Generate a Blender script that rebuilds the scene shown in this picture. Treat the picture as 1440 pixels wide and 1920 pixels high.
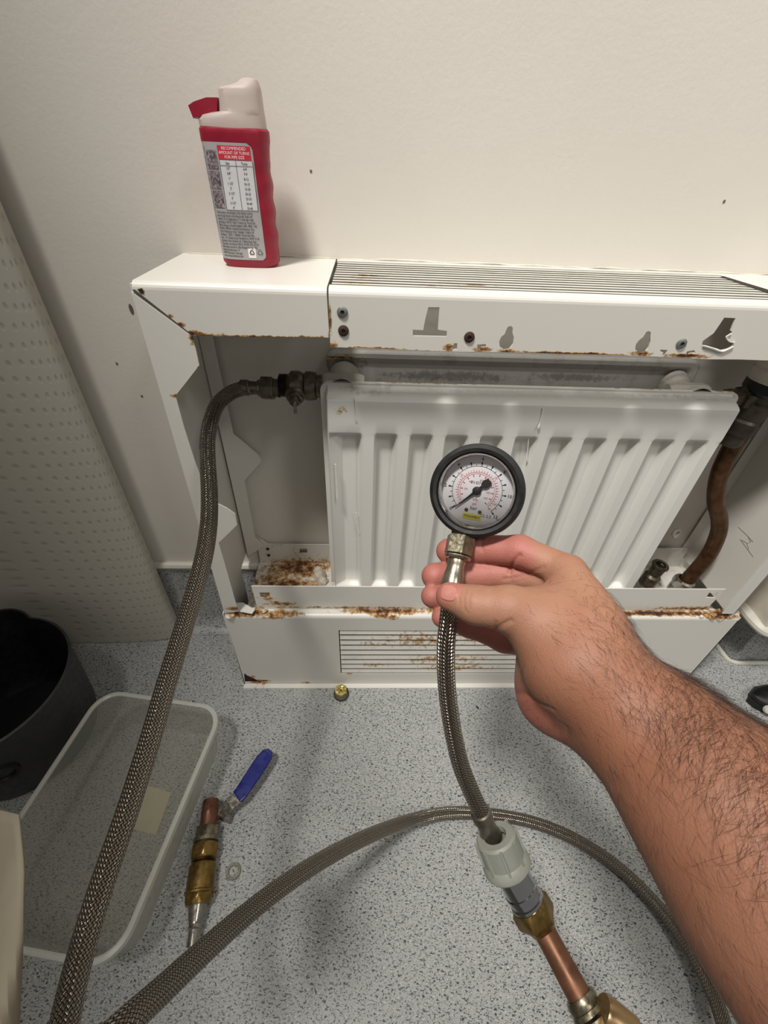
import bpy, bmesh, math, random
import numpy as np
from mathutils import Vector, Matrix
from mathutils.bvhtree import BVHTree
from mathutils.geometry import tessellate_polygon
random.seed(4); rng = np.random.default_rng(4)
S = bpy.context.scene; COL = S.collection
for o in list(bpy.data.objects): bpy.data.objects.remove(o)

# ------------------------------------------------------------ camera
FPX = 820.4; CAM_H = 0.716
_yaw, _pitch, _roll = [math.radians(a) for a in (3.028, 39.270, 2.720)]
def _axes():
    sy, cy, sp, cp = math.sin(_yaw), math.cos(_yaw), math.sin(_pitch), math.cos(_pitch)
    f = Vector((sy*cp, cy*cp, -sp)); r = Vector((cy, -sy, 0)); u = r.cross(f)
    c, s = math.cos(_roll), math.sin(_roll)
    return c*r + s*u, -s*r + c*u, f
RX, UP, FW = _axes(); CAM = Vector((0, 0, CAM_H))
def ray(x, y): return FW + RX*((x-720)/FPX) - UP*((y-960)/FPX)
def PD(x, y, d): return CAM + ray(x, y)*d              # point at a depth along the view axis
def WY(x, y, Y): d = ray(x, y); return CAM + d*(Y/d.y)   # on a plane parallel to the wall
def FZ(x, y, z=0.0): d = ray(x, y); return CAM + d*((z-CAM_H)/d.z)   # on a horizontal plane
cd = bpy.data.cameras.new('camera'); cam = bpy.data.objects.new('camera', cd); COL.objects.link(cam)
M = Matrix.Identity(4)
for i in range(3): M[i][0], M[i][1], M[i][2], M[i][3] = RX[i], UP[i], -FW[i], CAM[i]
cam.matrix_world = M
cd.sensor_fit = 'VERTICAL'; cd.sensor_height = 24; cd.lens = FPX/1920*24; cd.clip_start = .01
cd.dof.use_dof = True; cd.dof.focus_distance = .38; cd.dof.aperture_fstop = 26
S.camera = cam
# ------------------------------------------------------------ light
w = bpy.data.worlds.new('room_light'); S.world = w; w.use_nodes = True
w.node_tree.nodes['Background'].inputs[0].default_value = (1.0, .965, .92, 1)
w.node_tree.nodes['Background'].inputs[1].default_value = .24
def area(name, loc, target, size, power, col):
    ld = bpy.data.lights.new(name, 'AREA'); ld.shape = 'RECTANGLE'; ld.size, ld.size_y = size; ld.energy = power; ld.color = col
    o = bpy.data.objects.new(name, ld); COL.objects.link(o); o.location = loc
    o.rotation_euler = (Vector(target)-Vector(loc)).to_track_quat('-Z', 'Y').to_euler(); return o
def spot(name, loc, target, rad_, power, cone, col):
    ld = bpy.data.lights.new(name, 'SPOT'); ld.shadow_soft_size = rad_; ld.energy = power; ld.color = col; ld.spot_size = math.radians(cone); ld.spot_blend = 1.0
    o = bpy.data.objects.new(name, ld); COL.objects.link(o); o.location = loc
    o.rotation_euler = (Vector(target)-Vector(loc)).to_track_quat('-Z', 'Y').to_euler(); return o
spot('ceiling_or_fill_light', (-.50, -.22, 2.35), (.55, .50, .42), .15, 203, 57, (1, .965, .915))
spot('ceiling_or_fill_light', (1.1, -.9, 2.35), (.62, .45, .45), .25, 66, 50, (1, .97, .925))  # added fill light to brighten the right side
S.view_settings.view_transform = 'Standard'; S.view_settings.look = 'None'
S.view_settings.exposure = 0.0; S.view_settings.gamma = 1; S.view_settings.use_curve_mapping = False

# ------------------------------------------------------------ materials
def srgb(r, g, b): return tuple(((c/255)/12.92 if c/255 <= .04045 else ((c/255+.055)/1.055)**2.4) for c in (r, g, b)) + (1,)
class NT:
    def __init__(s, name):
        s.m = bpy.data.materials.new(name); s.m.use_nodes = True; s.t = s.m.node_tree; s.n = s.t.nodes; s.l = s.t.links
        s.b = s.n['Principled BSDF']; s.out = s.n['Material Output']; s._pos = None
    def pos(s):
        if s._pos is None: s._pos = s.n.new('ShaderNodeNewGeometry').outputs['Position']
        return s._pos
    def lk(s, a, b): s.l.new(a, b)
    def put(s, sock, v):
        if hasattr(v, 'is_output'): s.lk(v, sock)
        else: sock.default_value = v
    def math(s, op, a, b=0.0, c=None, clamp=False):
        n = s.n.new('ShaderNodeMath'); n.operation = op; n.use_clamp = clamp; s.put(n.inputs[0], a); s.put(n.inputs[1], b)
        if c is not None: s.put(n.inputs[2], c)
        return n.outputs[0]
    def mapv(s, v, loc=(0, 0, 0), rot=(0, 0, 0), scale=(1, 1, 1)):
        n = s.n.new('ShaderNodeMapping'); s.lk(v, n.inputs[0]); n.inputs[1].default_value = loc; n.inputs[2].default_value = rot; n.inputs[3].default_value = scale
        return n.outputs[0]
    def noise(s, scale, detail=4, rough=.55, v=None, dist=0):
        n = s.n.new('ShaderNodeTexNoise'); s.lk(v or s.pos(), n.inputs['Vector']); n.inputs['Scale'].default_value = scale
        n.inputs['Detail'].default_value = detail; n.inputs['Roughness'].default_value = rough; n.inputs['Distortion'].default_value = dist
        return n.outputs['Fac']
    def voro(s, scale, v=None, feature='F1', out='Distance'):
        n = s.n.new('ShaderNodeTexVoronoi'); s.lk(v or s.pos(), n.inputs['Vector']); n.inputs['Scale'].default_value = scale; n.feature = feature
        return n.outputs[out]
    def ramp(s, f, stops, interp='LINEAR'):
        n = s.n.new('ShaderNodeValToRGB'); s.lk(f, n.inputs[0]); e = n.color_ramp; e.interpolation = interp
        while len(e.elements) < len(stops): e.elements.new(.5)
        for el, (p, c) in zip(e.elements, stops): el.position = p; el.color = c if len(c) == 4 else (*c, 1)
        return n.outputs[0]
    def rng(s, f, a, b, lo=0.0, hi=1.0):
        n = s.n.new('ShaderNodeMapRange'); n.interpolation_type = 'SMOOTHSTEP'; s.put(n.inputs[0], f)
        for i, v in zip((1, 2, 3, 4), (a, b, lo, hi)): n.inputs[i].default_value = v
        return n.outputs[0]
    def mix(s, f, a, b, mode='MIX'):
        n = s.n.new('ShaderNodeMix'); n.data_type = 'RGBA'; n.blend_type = mode; s.put(n.inputs[0], f); s.put(n.inputs[6], a); s.put(n.inputs[7], b)
        return n.outputs[2]
    def bump(s, h, strength=.3, dist=.001):
        n = s.n.new('ShaderNodeBump'); s.put(n.inputs['Height'], h); n.inputs['Strength'].default_value = strength; n.inputs['Distance'].default_value = dist
        s.lk(n.outputs[0], s.b.inputs['Normal'])
    def set(s, **k):
        names = dict(col='Base Color', rough='Roughness', metal='Metallic', spec='Specular IOR Level', alpha='Alpha', trans='Transmission Weight', sss='Subsurface Weight', coat='Coat Weight', ior='IOR')
        for a, v in k.items(): s.put(s.b.inputs[names[a]], v)
        return s
def simple(name, col, rough=.5, metal=0.0, var=.12, scale=60, bump=.15, **k):
    t = NT(name); c = srgb(*col)
    n = t.noise(scale); dark = tuple(x*(1-var*2) for x in c[:3])+(1,); lite = tuple(min(1, x*(1+var)) for x in c[:3])+(1,)
    t.set(col=t.ramp(n, [(.3, dark), (.7, lite)]), rough=t.rng(t.noise(scale*2), .3, .7, max(0, rough-.08), min(1, rough+.1)), metal=metal, **k)
    if bump: t.bump(n, bump, .0006)
    return t.m
RUST = [(0.0, srgb(186, 158, 118)), (.3, srgb(150, 104, 58)), (.55, srgb(98, 62, 36)), (1.0, srgb(46, 30, 22))]
def paint(name, col=(222, 219, 211), rough=.38, zones=(), speck=0.0, fine=300, grime=0.0, gz=()):
    """painted steel; zones: (centre, (rx,ry,rz), strength) patches where the paint has rusted away"""
    t = NT(name); p = t.pos()
    base = t.mix(t.noise(9, 3), srgb(*[c-5 for c in col]), srgb(*col))
    n1 = t.noise(130, 6, .68); n2 = t.noise(fine*1.6, 4, .6); rust = None
    for c, r, st in zones:
        v = t.mapv(p, loc=tuple(-c[i]/r[i] for i in range(3)), scale=tuple(1/x for x in r))
        g = t.n.new('ShaderNodeTexGradient'); g.gradient_type = 'SPHERICAL'; t.lk(v, g.inputs[0])
        q = t.math('MULTIPLY', g.outputs['Fac'], st*.82)
        rust = q if rust is None else t.math('MAXIMUM', rust, q)
    if grime:
        gq = t.rng(t.noise(45, 7, .7), .5, .78, 0, grime); base = t.mix(gq, base, srgb(120, 106, 88))
    for c, r, st in gz:
        v = t.mapv(p, loc=tuple(-c[i]/r[i] for i in range(3)), scale=tuple(1/x for x in r))
        g = t.n.new('ShaderNodeTexGradient'); g.gradient_type = 'SPHERICAL'; t.lk(v, g.inputs[0])
        q = t.math('MULTIPLY', t.rng(t.math('ADD', t.math('MULTIPLY', g.outputs['Fac'], .8), t.noise(160, 6, .7)), .75, 1.05), st)
        base = t.mix(q, base, srgb(72, 60, 50))
    if speck:
        sp = t.rng(n2, .70-speck*.06, .74, 0, .75); base = t.mix(sp, base, srgb(120, 88, 56))
    if rust is not None:
        m = t.math('ADD', rust, t.math('MULTIPLY', t.math('SUBTRACT', n1, .5), 2.4))
        m = t.math('MULTIPLY', m, t.rng(rust, 0.0, .1))
        f = t.rng(m, .32, .52); inner = t.rng(m, .4, 1.35)
        base = t.mix(t.rng(m, .12, .4, 0, .5), base, srgb(212, 192, 154))
        base = t.mix(f, base, t.ramp(t.math('ADD', inner, t.math('MULTIPLY', t.math('SUBTRACT', n2, .5), .8)), RUST))
        t.set(rough=t.math('ADD', t.math('MULTIPLY', f, .45), rough))
        t.bump(t.math('ADD', t.math('MULTIPLY', f, t.math('MULTIPLY', n2, 1.5)), t.math('MULTIPLY', t.noise(500, 2), .06)), .5, .0012)
    else:
        t.set(rough=rough); t.bump(t.noise(420, 2), .06, .0006)
    t.set(col=base); return t.m

# ------------------------------------------------------------ mesh helpers
class MB:
    def __init__(s): s.v = []; s.f = []; s.sm = []; s.uv = {}
    def add(s, vs, fs, smooth=False, uvs=None):
        o = len(s.v); s.v += [tuple(x) for x in vs]
        for i, f in enumerate(fs):
            if uvs is not None: s.uv[len(s.f)] = uvs[i]
            s.f.append(tuple(o+k for k in f)); s.sm.append(smooth)
        return s
    def box(s, a, b, bev=0.0):
        (x0, y0, z0), (x1, y1, z1) = a, b
        if bev <= 0:
            vs = [(x, y, z) for z in (z0, z1) for y in (y0, y1) for x in (x0, x1)]
            return s.add(vs, [(0, 2, 3, 1), (4, 5, 7, 6), (0, 1, 5, 4), (2, 6, 7, 3), (0, 4, 6, 2), (1, 3, 7, 5)])
        bm = bmesh.new(); bmesh.ops.create_cube(bm, size=1)
        for v in bm.verts: v.co = Vector(((x0+x1)/2+v.co.x*(x1-x0), (y0+y1)/2+v.co.y*(y1-y0), (z0+z1)/2+v.co.z*(z1-z0)))
        bmesh.ops.bevel(bm, geom=bm.edges[:], offset=bev, segments=2, affect='EDGES', profile=.5)
        bm.verts.index_update(); s.add([v.co[:] for v in bm.verts], [[v.index for v in f.verts] for f in bm.faces]); bm.free(); return s
    def lathe(s, prof, org, axis, seg=32, up=None, smooth=True, radial=None):
        """prof: (radius, height along axis)"""
        ax = Vector(axis).normalized(); a = (Vector(up) if up else Vector((0, 0, 1)) if abs(ax.z) < .9 else Vector((1, 0, 0)))
        a = (a-ax*a.dot(ax)).normalized(); b = ax.cross(a); org = Vector(org); vs = []; fs = []
        for r, h in prof:
            for k in range(seg):
                t = 2*math.pi*k/seg; rr = r*(radial(t, h) if radial else 1); vs.append(org+ax*h+(a*math.cos(t)+b*math.sin(t))*rr)
        for i in range(len(prof)-1):
            for k in range(seg): fs.append((i*seg+k, i*seg+(k+1) % seg, (i+1)*seg+(k+1) % seg, (i+1)*seg+k))
        s.add(vs, fs, smooth)
        return s
    def tube(s, pts, rad, seg=12, caps=True, closed=False, smooth=True):
        P = [Vector(p) for p in pts]; n = len(P); R = rad if hasattr(rad, '__len__') else [rad]*n
        T = [(P[min(i+1, n-1)]-P[max(i-1, 0)]).normalized() for i in range(n)]
        nrm = T[0].orthogonal().normalized(); vs = []; L = [0]
        for i in range(n):
            nrm = (nrm-T[i]*nrm.dot(T[i])).normalized(); bi = T[i].cross(nrm)
            for k in range(seg):
                t = 2*math.pi*k/seg; vs.append(P[i]+(nrm*math.cos(t)+bi*math.sin(t))*R[i])
            if i: L.append(L[-1]+(P[i]-P[i-1]).length)
        fs = []; uv = []
        for i in range(n-1):
            for k in range(seg):
                fs.append((i*seg+k, i*seg+(k+1) % seg, (i+1)*seg+(k+1) % seg, (i+1)*seg+k))
                uv.append([(L[i], k/seg), (L[i], (k+1)/seg), (L[i+1], (k+1)/seg), (L[i+1], k/seg)])
        s.add(vs, fs, smooth, uv)
        if caps: o = len(s.v)-n*seg; s.f += [tuple(o+k for k in range(seg))[::-1], tuple(o+(n-1)*seg+k for k in range(seg))]; s.sm += [False, False]
        return s
    def plate(s, loops, frame, th):
        """flat polygon with holes; frame(u,v,w)->world, thickness th along w"""
        pl = [[Vector((p[0], p[1], 0)) for p in lp] for lp in loops]
        tri = tessellate_polygon(pl); flat = [p for lp in pl for p in lp]; n = len(flat)
        vs = [frame(p.x, p.y, 0) for p in flat]+[frame(p.x, p.y, th) for p in flat]
        fs = [tuple(t) for t in tri]+[tuple(n+k for k in t[::-1]) for t in tri]; o = 0
        for lp in pl:
            m = len(lp)
            for k in range(m): a, b = o+k, o+(k+1) % m; fs.append((a, b, n+b, n+a))
            o += m
        return s.add(vs, fs)
    def grid(s, nu, nv, fn, smooth=True, flip=False):
        vs = [fn(i/(nu-1), j/(nv-1)) for j in range(nv) for i in range(nu)]; fs = []; uv = []
        for j in range(nv-1):
            for i in range(nu-1):
                a = j*nu+i; q = (a, a+1, a+nu+1, a+nu); fs.append(q[::-1] if flip else q)
                u = [(i/(nu-1), j/(nv-1)), ((i+1)/(nu-1), j/(nv-1)), ((i+1)/(nu-1), (j+1)/(nv-1)), (i/(nu-1), (j+1)/(nv-1))]; uv.append(u[::-1] if flip else u)
        return s.add(vs, fs, smooth, uv)
    def build(s, name, mat, parent=None, fixn=True):
        me = bpy.data.meshes.new(name); rt = parent
        while rt is not None and rt.parent is not None: rt = rt.parent
        off = Vector(rt.location) if rt is not None else Vector((0, 0, 0))
        me.from_pydata([tuple(Vector(v)-off) for v in s.v], [], s.f)
        me.polygons.foreach_set('use_smooth', s.sm)
        if s.uv:
            ul = me.uv_layers.new(name='UVMap').data
            for fi, uvs in s.uv.items():
                for li, q in zip(me.polygons[fi].loop_indices, uvs): ul[li].uv = q
        if fixn:
            bm = bmesh.new(); bm.from_mesh(me); bmesh.ops.recalc_face_normals(bm, faces=bm.faces)
            if any(s.sm):
                for e in bm.edges:
                    if len(e.link_faces) == 2 and e.calc_face_angle(0) > .6: e.smooth = False
            bm.to_mesh(me); bm.free()
        me.materials.append(mat); o = bpy.data.objects.new(name, me); COL.objects.link(o)
        if parent is not None: o.parent = parent
        return o
def tag(o, label=None, cat=None, group=None, kind=None):
    for k, v in (('label', label), ('category', cat), ('group', group), ('kind', kind)):
        if v: o[k] = v
    return o
def thing(name, loc, label, cat, group=None):
    o = bpy.data.objects.new(name, None); COL.objects.link(o); o.location = loc; o.empty_display_size = .02
    return tag(o, label, cat, group)
def smoothpts(pts, n=12):
    P = [Vector(p) for p in pts]; P = [P[0]*2-P[1]]+P+[P[-1]*2-P[-2]]; out = []
    for i in range(1, len(P)-2):
        for k in range(n):
            t = k/n; a, b, c, d = P[i-1], P[i], P[i+1], P[i+2]
            out.append(.5*((2*b)+(c-a)*t+(2*a-5*b+4*c-d)*t*t+(3*b-a-3*c+d)*t**3))
    return out+[P[-2]]
def text_geo(body, size, align='CENTER', bold=0.0):
    c = bpy.data.curves.new('t', 'FONT'); c.body = body; c.size = size; c.align_x = align; c.align_y = 'CENTER'; c.offset = bold; c.resolution_u = 2
    o = bpy.data.objects.new('t', c); COL.objects.link(o); dg = bpy.context.evaluated_depsgraph_get()
    me = o.evaluated_get(dg).to_mesh(); vs = [v.co.copy() for v in me.vertices]; fs = [tuple(p.vertices) for p in me.polygons]
    o.evaluated_get(dg).to_mesh_clear(); bpy.data.objects.remove(o); bpy.data.curves.remove(c); return vs, fs
def put_text(mb, body, size, fn, align='CENTER', bold=0.0, ang=0.0, at=(0, 0), sx=1.0):
    vs, fs = text_geo(body, size, align, bold); c, s_ = math.cos(ang), math.sin(ang)
    mb.add([fn(at[0]+(v.x*sx)*c-v.y*s_, at[1]+v.x*sx*s_+v.y*c) for v in vs], fs)

def clear_text_uv(mb): return mb
WALL = .53
XZ = lambda Y: (lambda u, v, w: (u, Y+w, v))           # plate facing the room
def pz(pts, Y=.4): return [(WY(x, y, Y).x, WY(x, y, Y).z) for x, y in pts]

# ------------------------------------------------------------ the setting
t = NT('wall_paint'); n = t.noise(7, 4)
base = t.mix(n, srgb(210, 205, 195), srgb(218, 213, 204)); hmap = t.math('ADD', t.math('MULTIPLY', t.noise(260, 3, .6), .6), t.math('MULTIPLY', t.noise(60, 3), .6))
sp = t.rng(t.noise(90, 6, .8), .745, .765, 0, .7); base = t.mix(sp, base, srgb(150, 140, 122))
t.set(col=base, rough=.5); t.bump(hmap, .22, .0012); M_wall = t.m
t = NT('speckled_vinyl')
v2 = t.mapv(t.pos(), rot=(0, 0, .5), scale=(1.0, 1.7, 1.0)); nn = t.noise(330, 2, .6, v2, .8)
f1 = t.rng(nn, .565, .61); f2 = t.rng(t.noise(450, 2, .6, v2, .5), .58, .63, 0, .8); f3 = t.rng(t.noise(380, 1, .5, t.mapv(t.pos(), loc=(3, 5, 0))), .66, .72, 0, .7)
base = t.mix(t.noise(240, 3), srgb(150, 152, 152), srgb(188, 188, 184)); base = t.mix(f3, base, srgb(222, 222, 216)); base = t.mix(f2, base, srgb(106, 110, 112)); base = t.mix(f1, base, srgb(58, 60, 64))
t.set(col=base, rough=.42); t.bump(nn, .1, .0005); M_floor = t.m
M_bead = simple('white_sealant', (208, 204, 192), .4, var=.05)
M_dark = simple('recess_shade_and_grit', (40, 34, 28), .8)  # near-black standing in for shade in gaps; also grit and rivet pins
tag(MB().box((-2.2, -2.2, -.03), (2.4, WALL+.1, 0)).build('floor', M_floor), kind='structure')
tag(MB().box((-2.2, WALL, 0), (2.4, WALL+.1, 2.5)).build('wall_back', M_wall), kind='structure')
# vinyl coved up the wall with its white capping bead
def cove(mb, x0, x1):
    pr = [(WALL-.03, .0008)]+[(WALL-.03+.025*math.sin(a), .0008+.03*(1-math.cos(a))) for a in np.linspace(0, math.pi/2, 7)]+[(WALL-.004, .155)]
    mb.grid(2, len(pr), lambda u, v: (x0+(x1-x0)*u, pr[int(round(v*(len(pr)-1)))][0], pr[int(round(v*(len(pr)-1)))][1]))
mb = MB(); cove(mb, -2.2, .70); tag(mb.build('trim_1', M_floor), kind='structure')
tag(MB().tube([(-2.2, WALL-.004, .160), (-.25, WALL-.004, .162), (.70, WALL-.004, .16)], .007, 8).build('trim_2', M_bead), kind='structure')
# boxed-in corner on the right, its coved plinth and beads
M_box = simple('boxing_paint', (206, 199, 182), .5, var=.05)
BX, BY = .632, .405
tag(MB().box((BX, BY, .155), (1.6, WALL, 2.5), .004).build('wall_right', M_box), kind='structure')
tag(MB().box((.69, .445, 0), (1.6, WALL, .16)).build('trim_3', M_floor), kind='structure')
tag(MB().tube(smoothpts([(BX-.002, WALL-.01, .155), (BX-.002, .44, .153), (BX, BY+.012, .152), (BX+.006, BY+.001, .151), (BX+.016, BY-.003, .151), (BX+.03, BY-.003, .151), (BX+.05, BY-.003, .151), (.8, BY-.003, .151), (1.6, BY-.003, .151)], 5), .0095, 10).build('trim_4', M_bead), kind='structure')
tag(MB().tube(smoothpts([(.685, WALL-.02, .002), (.685, .455, .002), (.692, .443, .002), (.705, .44, .002), (.72, .44, .002), (.74, .44, .002), (.9, .44, .002), (1.6, .44, .002)], 5), .004, 8).build('trim_5', M_bead), kind='structure')
tag(MB().box((-.98, -2.2, 0), (-.88, WALL, 2.5)).build('wall_left_unseen', M_wall), kind='structure')  # unseen wall, added to keep light off the left side
# chips and specks on the wall
mb = MB()
for (x, y, rx, rz) in ((246, 580, .0022, .006), (219, 682, .0014, .0018), (266, 743, .0014, .0016), (322, 797, .001, .0012), (583, 321, .0012, .0012), (1358, 378, .0013, .0016), (410, 477, .0012, .001)):
    c = WY(x, y, WALL-.0004); mb.add([(c.x+rx*math.cos(a), c.y, c.z+rz*math.sin(a)) for a in np.linspace(0, 2*math.pi, 10)[:-1]], [tuple(range(9))])
tag(mb.build('wall_chip', simple('chip_grey', (104, 96, 84), .8)), kind='structure')
ZT_F = .6285
# ragged line of filler where the cover meets the wall
mb = MB(); pts = [(x, WALL-.0005, ZT_F+random.uniform(-.0006, .0008)) for x in np.linspace(-.19, .62, 60)]
mb.tube(pts, [random.uniform(.0006, .0013) for _ in pts], 6); tag(mb.build('trim_6', simple('filler', (216, 210, 196), .7)), kind='structure')

# ------------------------------------------------------------ radiator cover
cover = thing('radiator_cover', (.18, .46, 0), 'white rust-edged steel radiator cover with its front panel off, against the wall', 'radiator cover')
def Z4(x, y, r, st, Y=.4): c = WY(x, y, Y); return (tuple(c), r, st)
M_hood = paint('hood_paint', zones=[Z4(266, 546, (.003, .01, .003), 1.3), Z4(318, 592, (.006, .02, .004), 1.1), Z4(338, 609, (.009, .02, .004), 1.3), Z4(358, 626, (.010, .02, .005), 1.6),
    Z4(385, 630, (.034, .02, .0045), 1.25), Z4(440, 632, (.035, .02, .0028), 1.4), Z4(500, 632, (.05, .02, .0024), 1.4), Z4(575, 633, (.03, .02, .003), 1.15), Z4(618, 600, (.0016, .02, .02), 1.1), Z4(618, 635, (.002, .02, .012), 1.3)])
M_rail = paint('rail_paint', zones=[Z4(622, 648, (.008, .02, .006), 1.25), Z4(700, 655, (.04, .02, .0034), 1.75), Z4(780, 660, (.05, .02, .003), 1.75), Z4(842, 652, (.007, .02, .006), 1.5),
    Z4(905, 655, (.014, .02, .004), 1.25), Z4(950, 660, (.02, .02, .004), 1.2), Z4(1040, 663, (.05, .02, .003), 1.7), Z4(1110, 665, (.05, .02, .003), 1.7), Z4(1200, 663, (.016, .02, .004), 1.4), Z4(1290, 667, (.03, .02, .003), 1.6),
    Z4(643, 620, (.006, .02, .006), .65), Z4(880, 632, (.005, .02, .005), .7), Z4(619, 600, (.002, .02, .02), 1.2)]
)
# left hood (mitred at the corner): front plate, bend and top
def bend(mb, x0, x1, ztop, Y0, Y1, r=.006, th=.0014):
    pr = [(Y0, ztop-r)]+[(Y0+r*(1-math.cos(a)), ztop-r+r*math.sin(a)) for a in np.linspace(0, math.pi/2, 6)][1:]+[(Y1, ztop)]
    pin = [(p[0]+th, min(p[1], ztop-th)) for p in pr[:1]]+[(Y0+th+(r-th)*(1-math.cos(a)), ztop-r+(r-th)*math.sin(a)) for a in np.linspace(0, math.pi/2, 6)][1:]+[(Y1, ztop-th)]
    loop = pr+pin[::-1]; n = len(loop)
    vs = [(x0, *p) for p in loop]+[(x1, *p) for p in loop]; fs = [(i, (i+1) % n, n+(i+1) % n, n+i) for i in range(n)]
    m = len(pr)
    for e in (0, n): fs += [(e+i, e+i+1, e+n-2-i, e+n-1-i) for i in range(m-1)]
    mb.add(vs, fs)
ZT = .628
mb = MB()
front = [(-.1932, ZT-.006)] + pz([(362, 629), (420, 630.5), (470, 632), (530, 631.5), (580, 632), (617.5, 633)]) + [(-.0355, ZT-.006)]
mb.plate([front], XZ(.4), .0014); bend(mb, -.195, -.0355, ZT, .4, WALL)
mb.build('hood', M_hood, cover)
MB().add([WY(x, y, .3994) for x, y in ((257, 542), (267, 541), (269, 551), (262, 548))], [(0, 1, 2, 3)]).build('corner_hole_shade', M_dark, cover)  # flat dark patch painting the shade of a corner hole
# rail with its slots and keyholes, over the grille opening
holes = [
    [(803, 576), (824, 576), (821, 618), (838, 620.5), (837.5, 631), (774, 629.5), (774, 618), (793.5, 619), (797, 600)],
    [(949, 619), (952, 613), (957, 611), (961.5, 614), (961, 624), (963.5, 633), (962, 645), (955, 654), (945, 656), (937, 650), (936, 640), (940, 631), (946, 627)],
    [(1212, 622), (1217, 620.5), (1220.5, 623.5), (1219.5, 631), (1219.5, 641), (1216, 652), (1209, 660.5), (1198, 661.5), (1191, 655), (1192, 646), (1198, 638), (1206, 632)],
    [(1358, 595.5), (1379.5, 596.5), (1370, 620), (1373, 622), (1372, 627), (1362, 631), (1368, 638), (1376.5, 640), (1375, 648), (1362, 655), (1353, 657), (1345, 654), (1325, 650), (1316, 646), (1318, 639), (1338, 625), (1347, 612)],
    [(851, 643.5), (857.5, 643.5), (857, 655), (848, 655), (850, 649)], [(895, 646), (911, 645), (911, 650), (901, 650), (901, 656), (895, 656)],
    [(1238, 655.5), (1252, 656), (1247, 666), (1241, 665), (1244, 661), (1238, 659)], [(1288, 659), (1302, 656.5), (1304, 661), (1293, 662), (1288, 667), (1285, 666.5)]]
bot = [(619.5, 651), (660, 652), (700, 653.3), (740, 655), (780, 656.5), (812, 657.5), (860, 659), (920, 660), (1000, 662), (1060, 664), (1120, 665), (1180, 667), (1235, 669), (1300, 671.5), (1330, 674), (1390, 674.5), (1440, 675.5), (1470, 676.5), (1500, 677.5)]
bz = pz([(x, y+random.uniform(-.5, .5)) for x, y in bot]); xe = .572
rail = [(-.034, ZT-.006)]+bz+[(xe, bz[-1][1]), (xe, ZT-.006)]
mb = MB(); mb.plate([rail]+[pz(h) for h in holes], XZ(.4), .0014)
bend(mb, -.034, xe, ZT, .4, .413)
GX1 = .379
mb.box((-.034, .520, ZT-.0014), (xe, WALL, ZT)); mb.box((GX1+.0, .413, ZT-.0014), (xe, .520, ZT))
mb.build('rail', M_rail, cover)
# turned-in lips at the torn slots
mb = MB(); a = [WY(x, y, .399) for x, y in ((1318, 648), (1335, 653), (1353, 659), (1365, 655), (1376, 649))]; mb.tube(smoothpts(a, 4), [.0004]+[.0009]*15+[.0004]*2, 6)
mb.tube(smoothpts([WY(x, y, .399) for x, y in ((1372, 625), (1362, 632), (1368, 640), (1377, 642))], 4), .0007, 6)
mb.build('torn_lip', M_rail, cover)
# grille slats of the top
M_slat = paint('slat_paint', speck=.7, grime=.35, zones=[(tuple(FZ(x, y, ZT)), (.03, .006, .01), st) for x, y, st in ((685, 516, .8), (672, 521, .6), (675, 530, .6), (892, 534, .7), (815, 535, .5))]+[(tuple(FZ(702, 517, ZT)), (.02, .002, .01), 1.6), (tuple(FZ(890, 533, ZT)), (.01, .003, .01), 1.6)])
nsl = 10; y0, y1 = .4165, .5185; pit = (y1-y0)/nsl
for k in range(nsl):
    y = y0+k*pit; mb = MB()
    pr = [(y, ZT), (y+pit*.74, ZT-.0006), (y+pit*.74, ZT-.0030), (y+pit*.12, ZT-.0026)]
    xr = GX1+.004*(k/nsl-.5)
    mb.add([(x, *p) for x in (-.0325, xr) for p in pr], [(0, 1, 5, 4), (1, 2, 6, 5), (2, 3, 7, 6), (3, 0, 4, 7), (3, 2, 1, 0), (4, 5, 6, 7)])
    mb.build('slat', M_slat, cover)
MB().add([(GX1-.004, .415, ZT+.0004), (GX1+.010, .415, ZT+.0004), (GX1-.001, .512, ZT+.0004), (GX1-.006, .512, ZT+.0004)], [(0, 1, 2, 3)]).build('seam_gap_shade', M_dark, cover)  # dark strip laid on the top, its colour standing in for seam shade
# rivets
M_zinc = simple('zinc_rivet', (150, 152, 150), .4, .6); M_rriv = simple('rusty_rivet', (74, 52, 42), .8, .3)
for x, y, m in ((642, 585, M_zinc), (644, 620, M_rriv), (880, 632, M_rriv), (1277.5, 644, M_zinc)):
    c = WY(x, y, .4); rv = MB().lathe([(.0048, -.0002), (.0046, .0010), (.0034, .0018), (.0019, .0020), (.0018, -.001), (0, -.001)], c, (0, -1, 0), 20).build('rivet', m, cover)
    MB().lathe([(.0017, -.0006), (.0012, .0012), (0, .0014)], c, (0, -1, 0), 10).build('rivet_pin', M_dark, rv)
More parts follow.
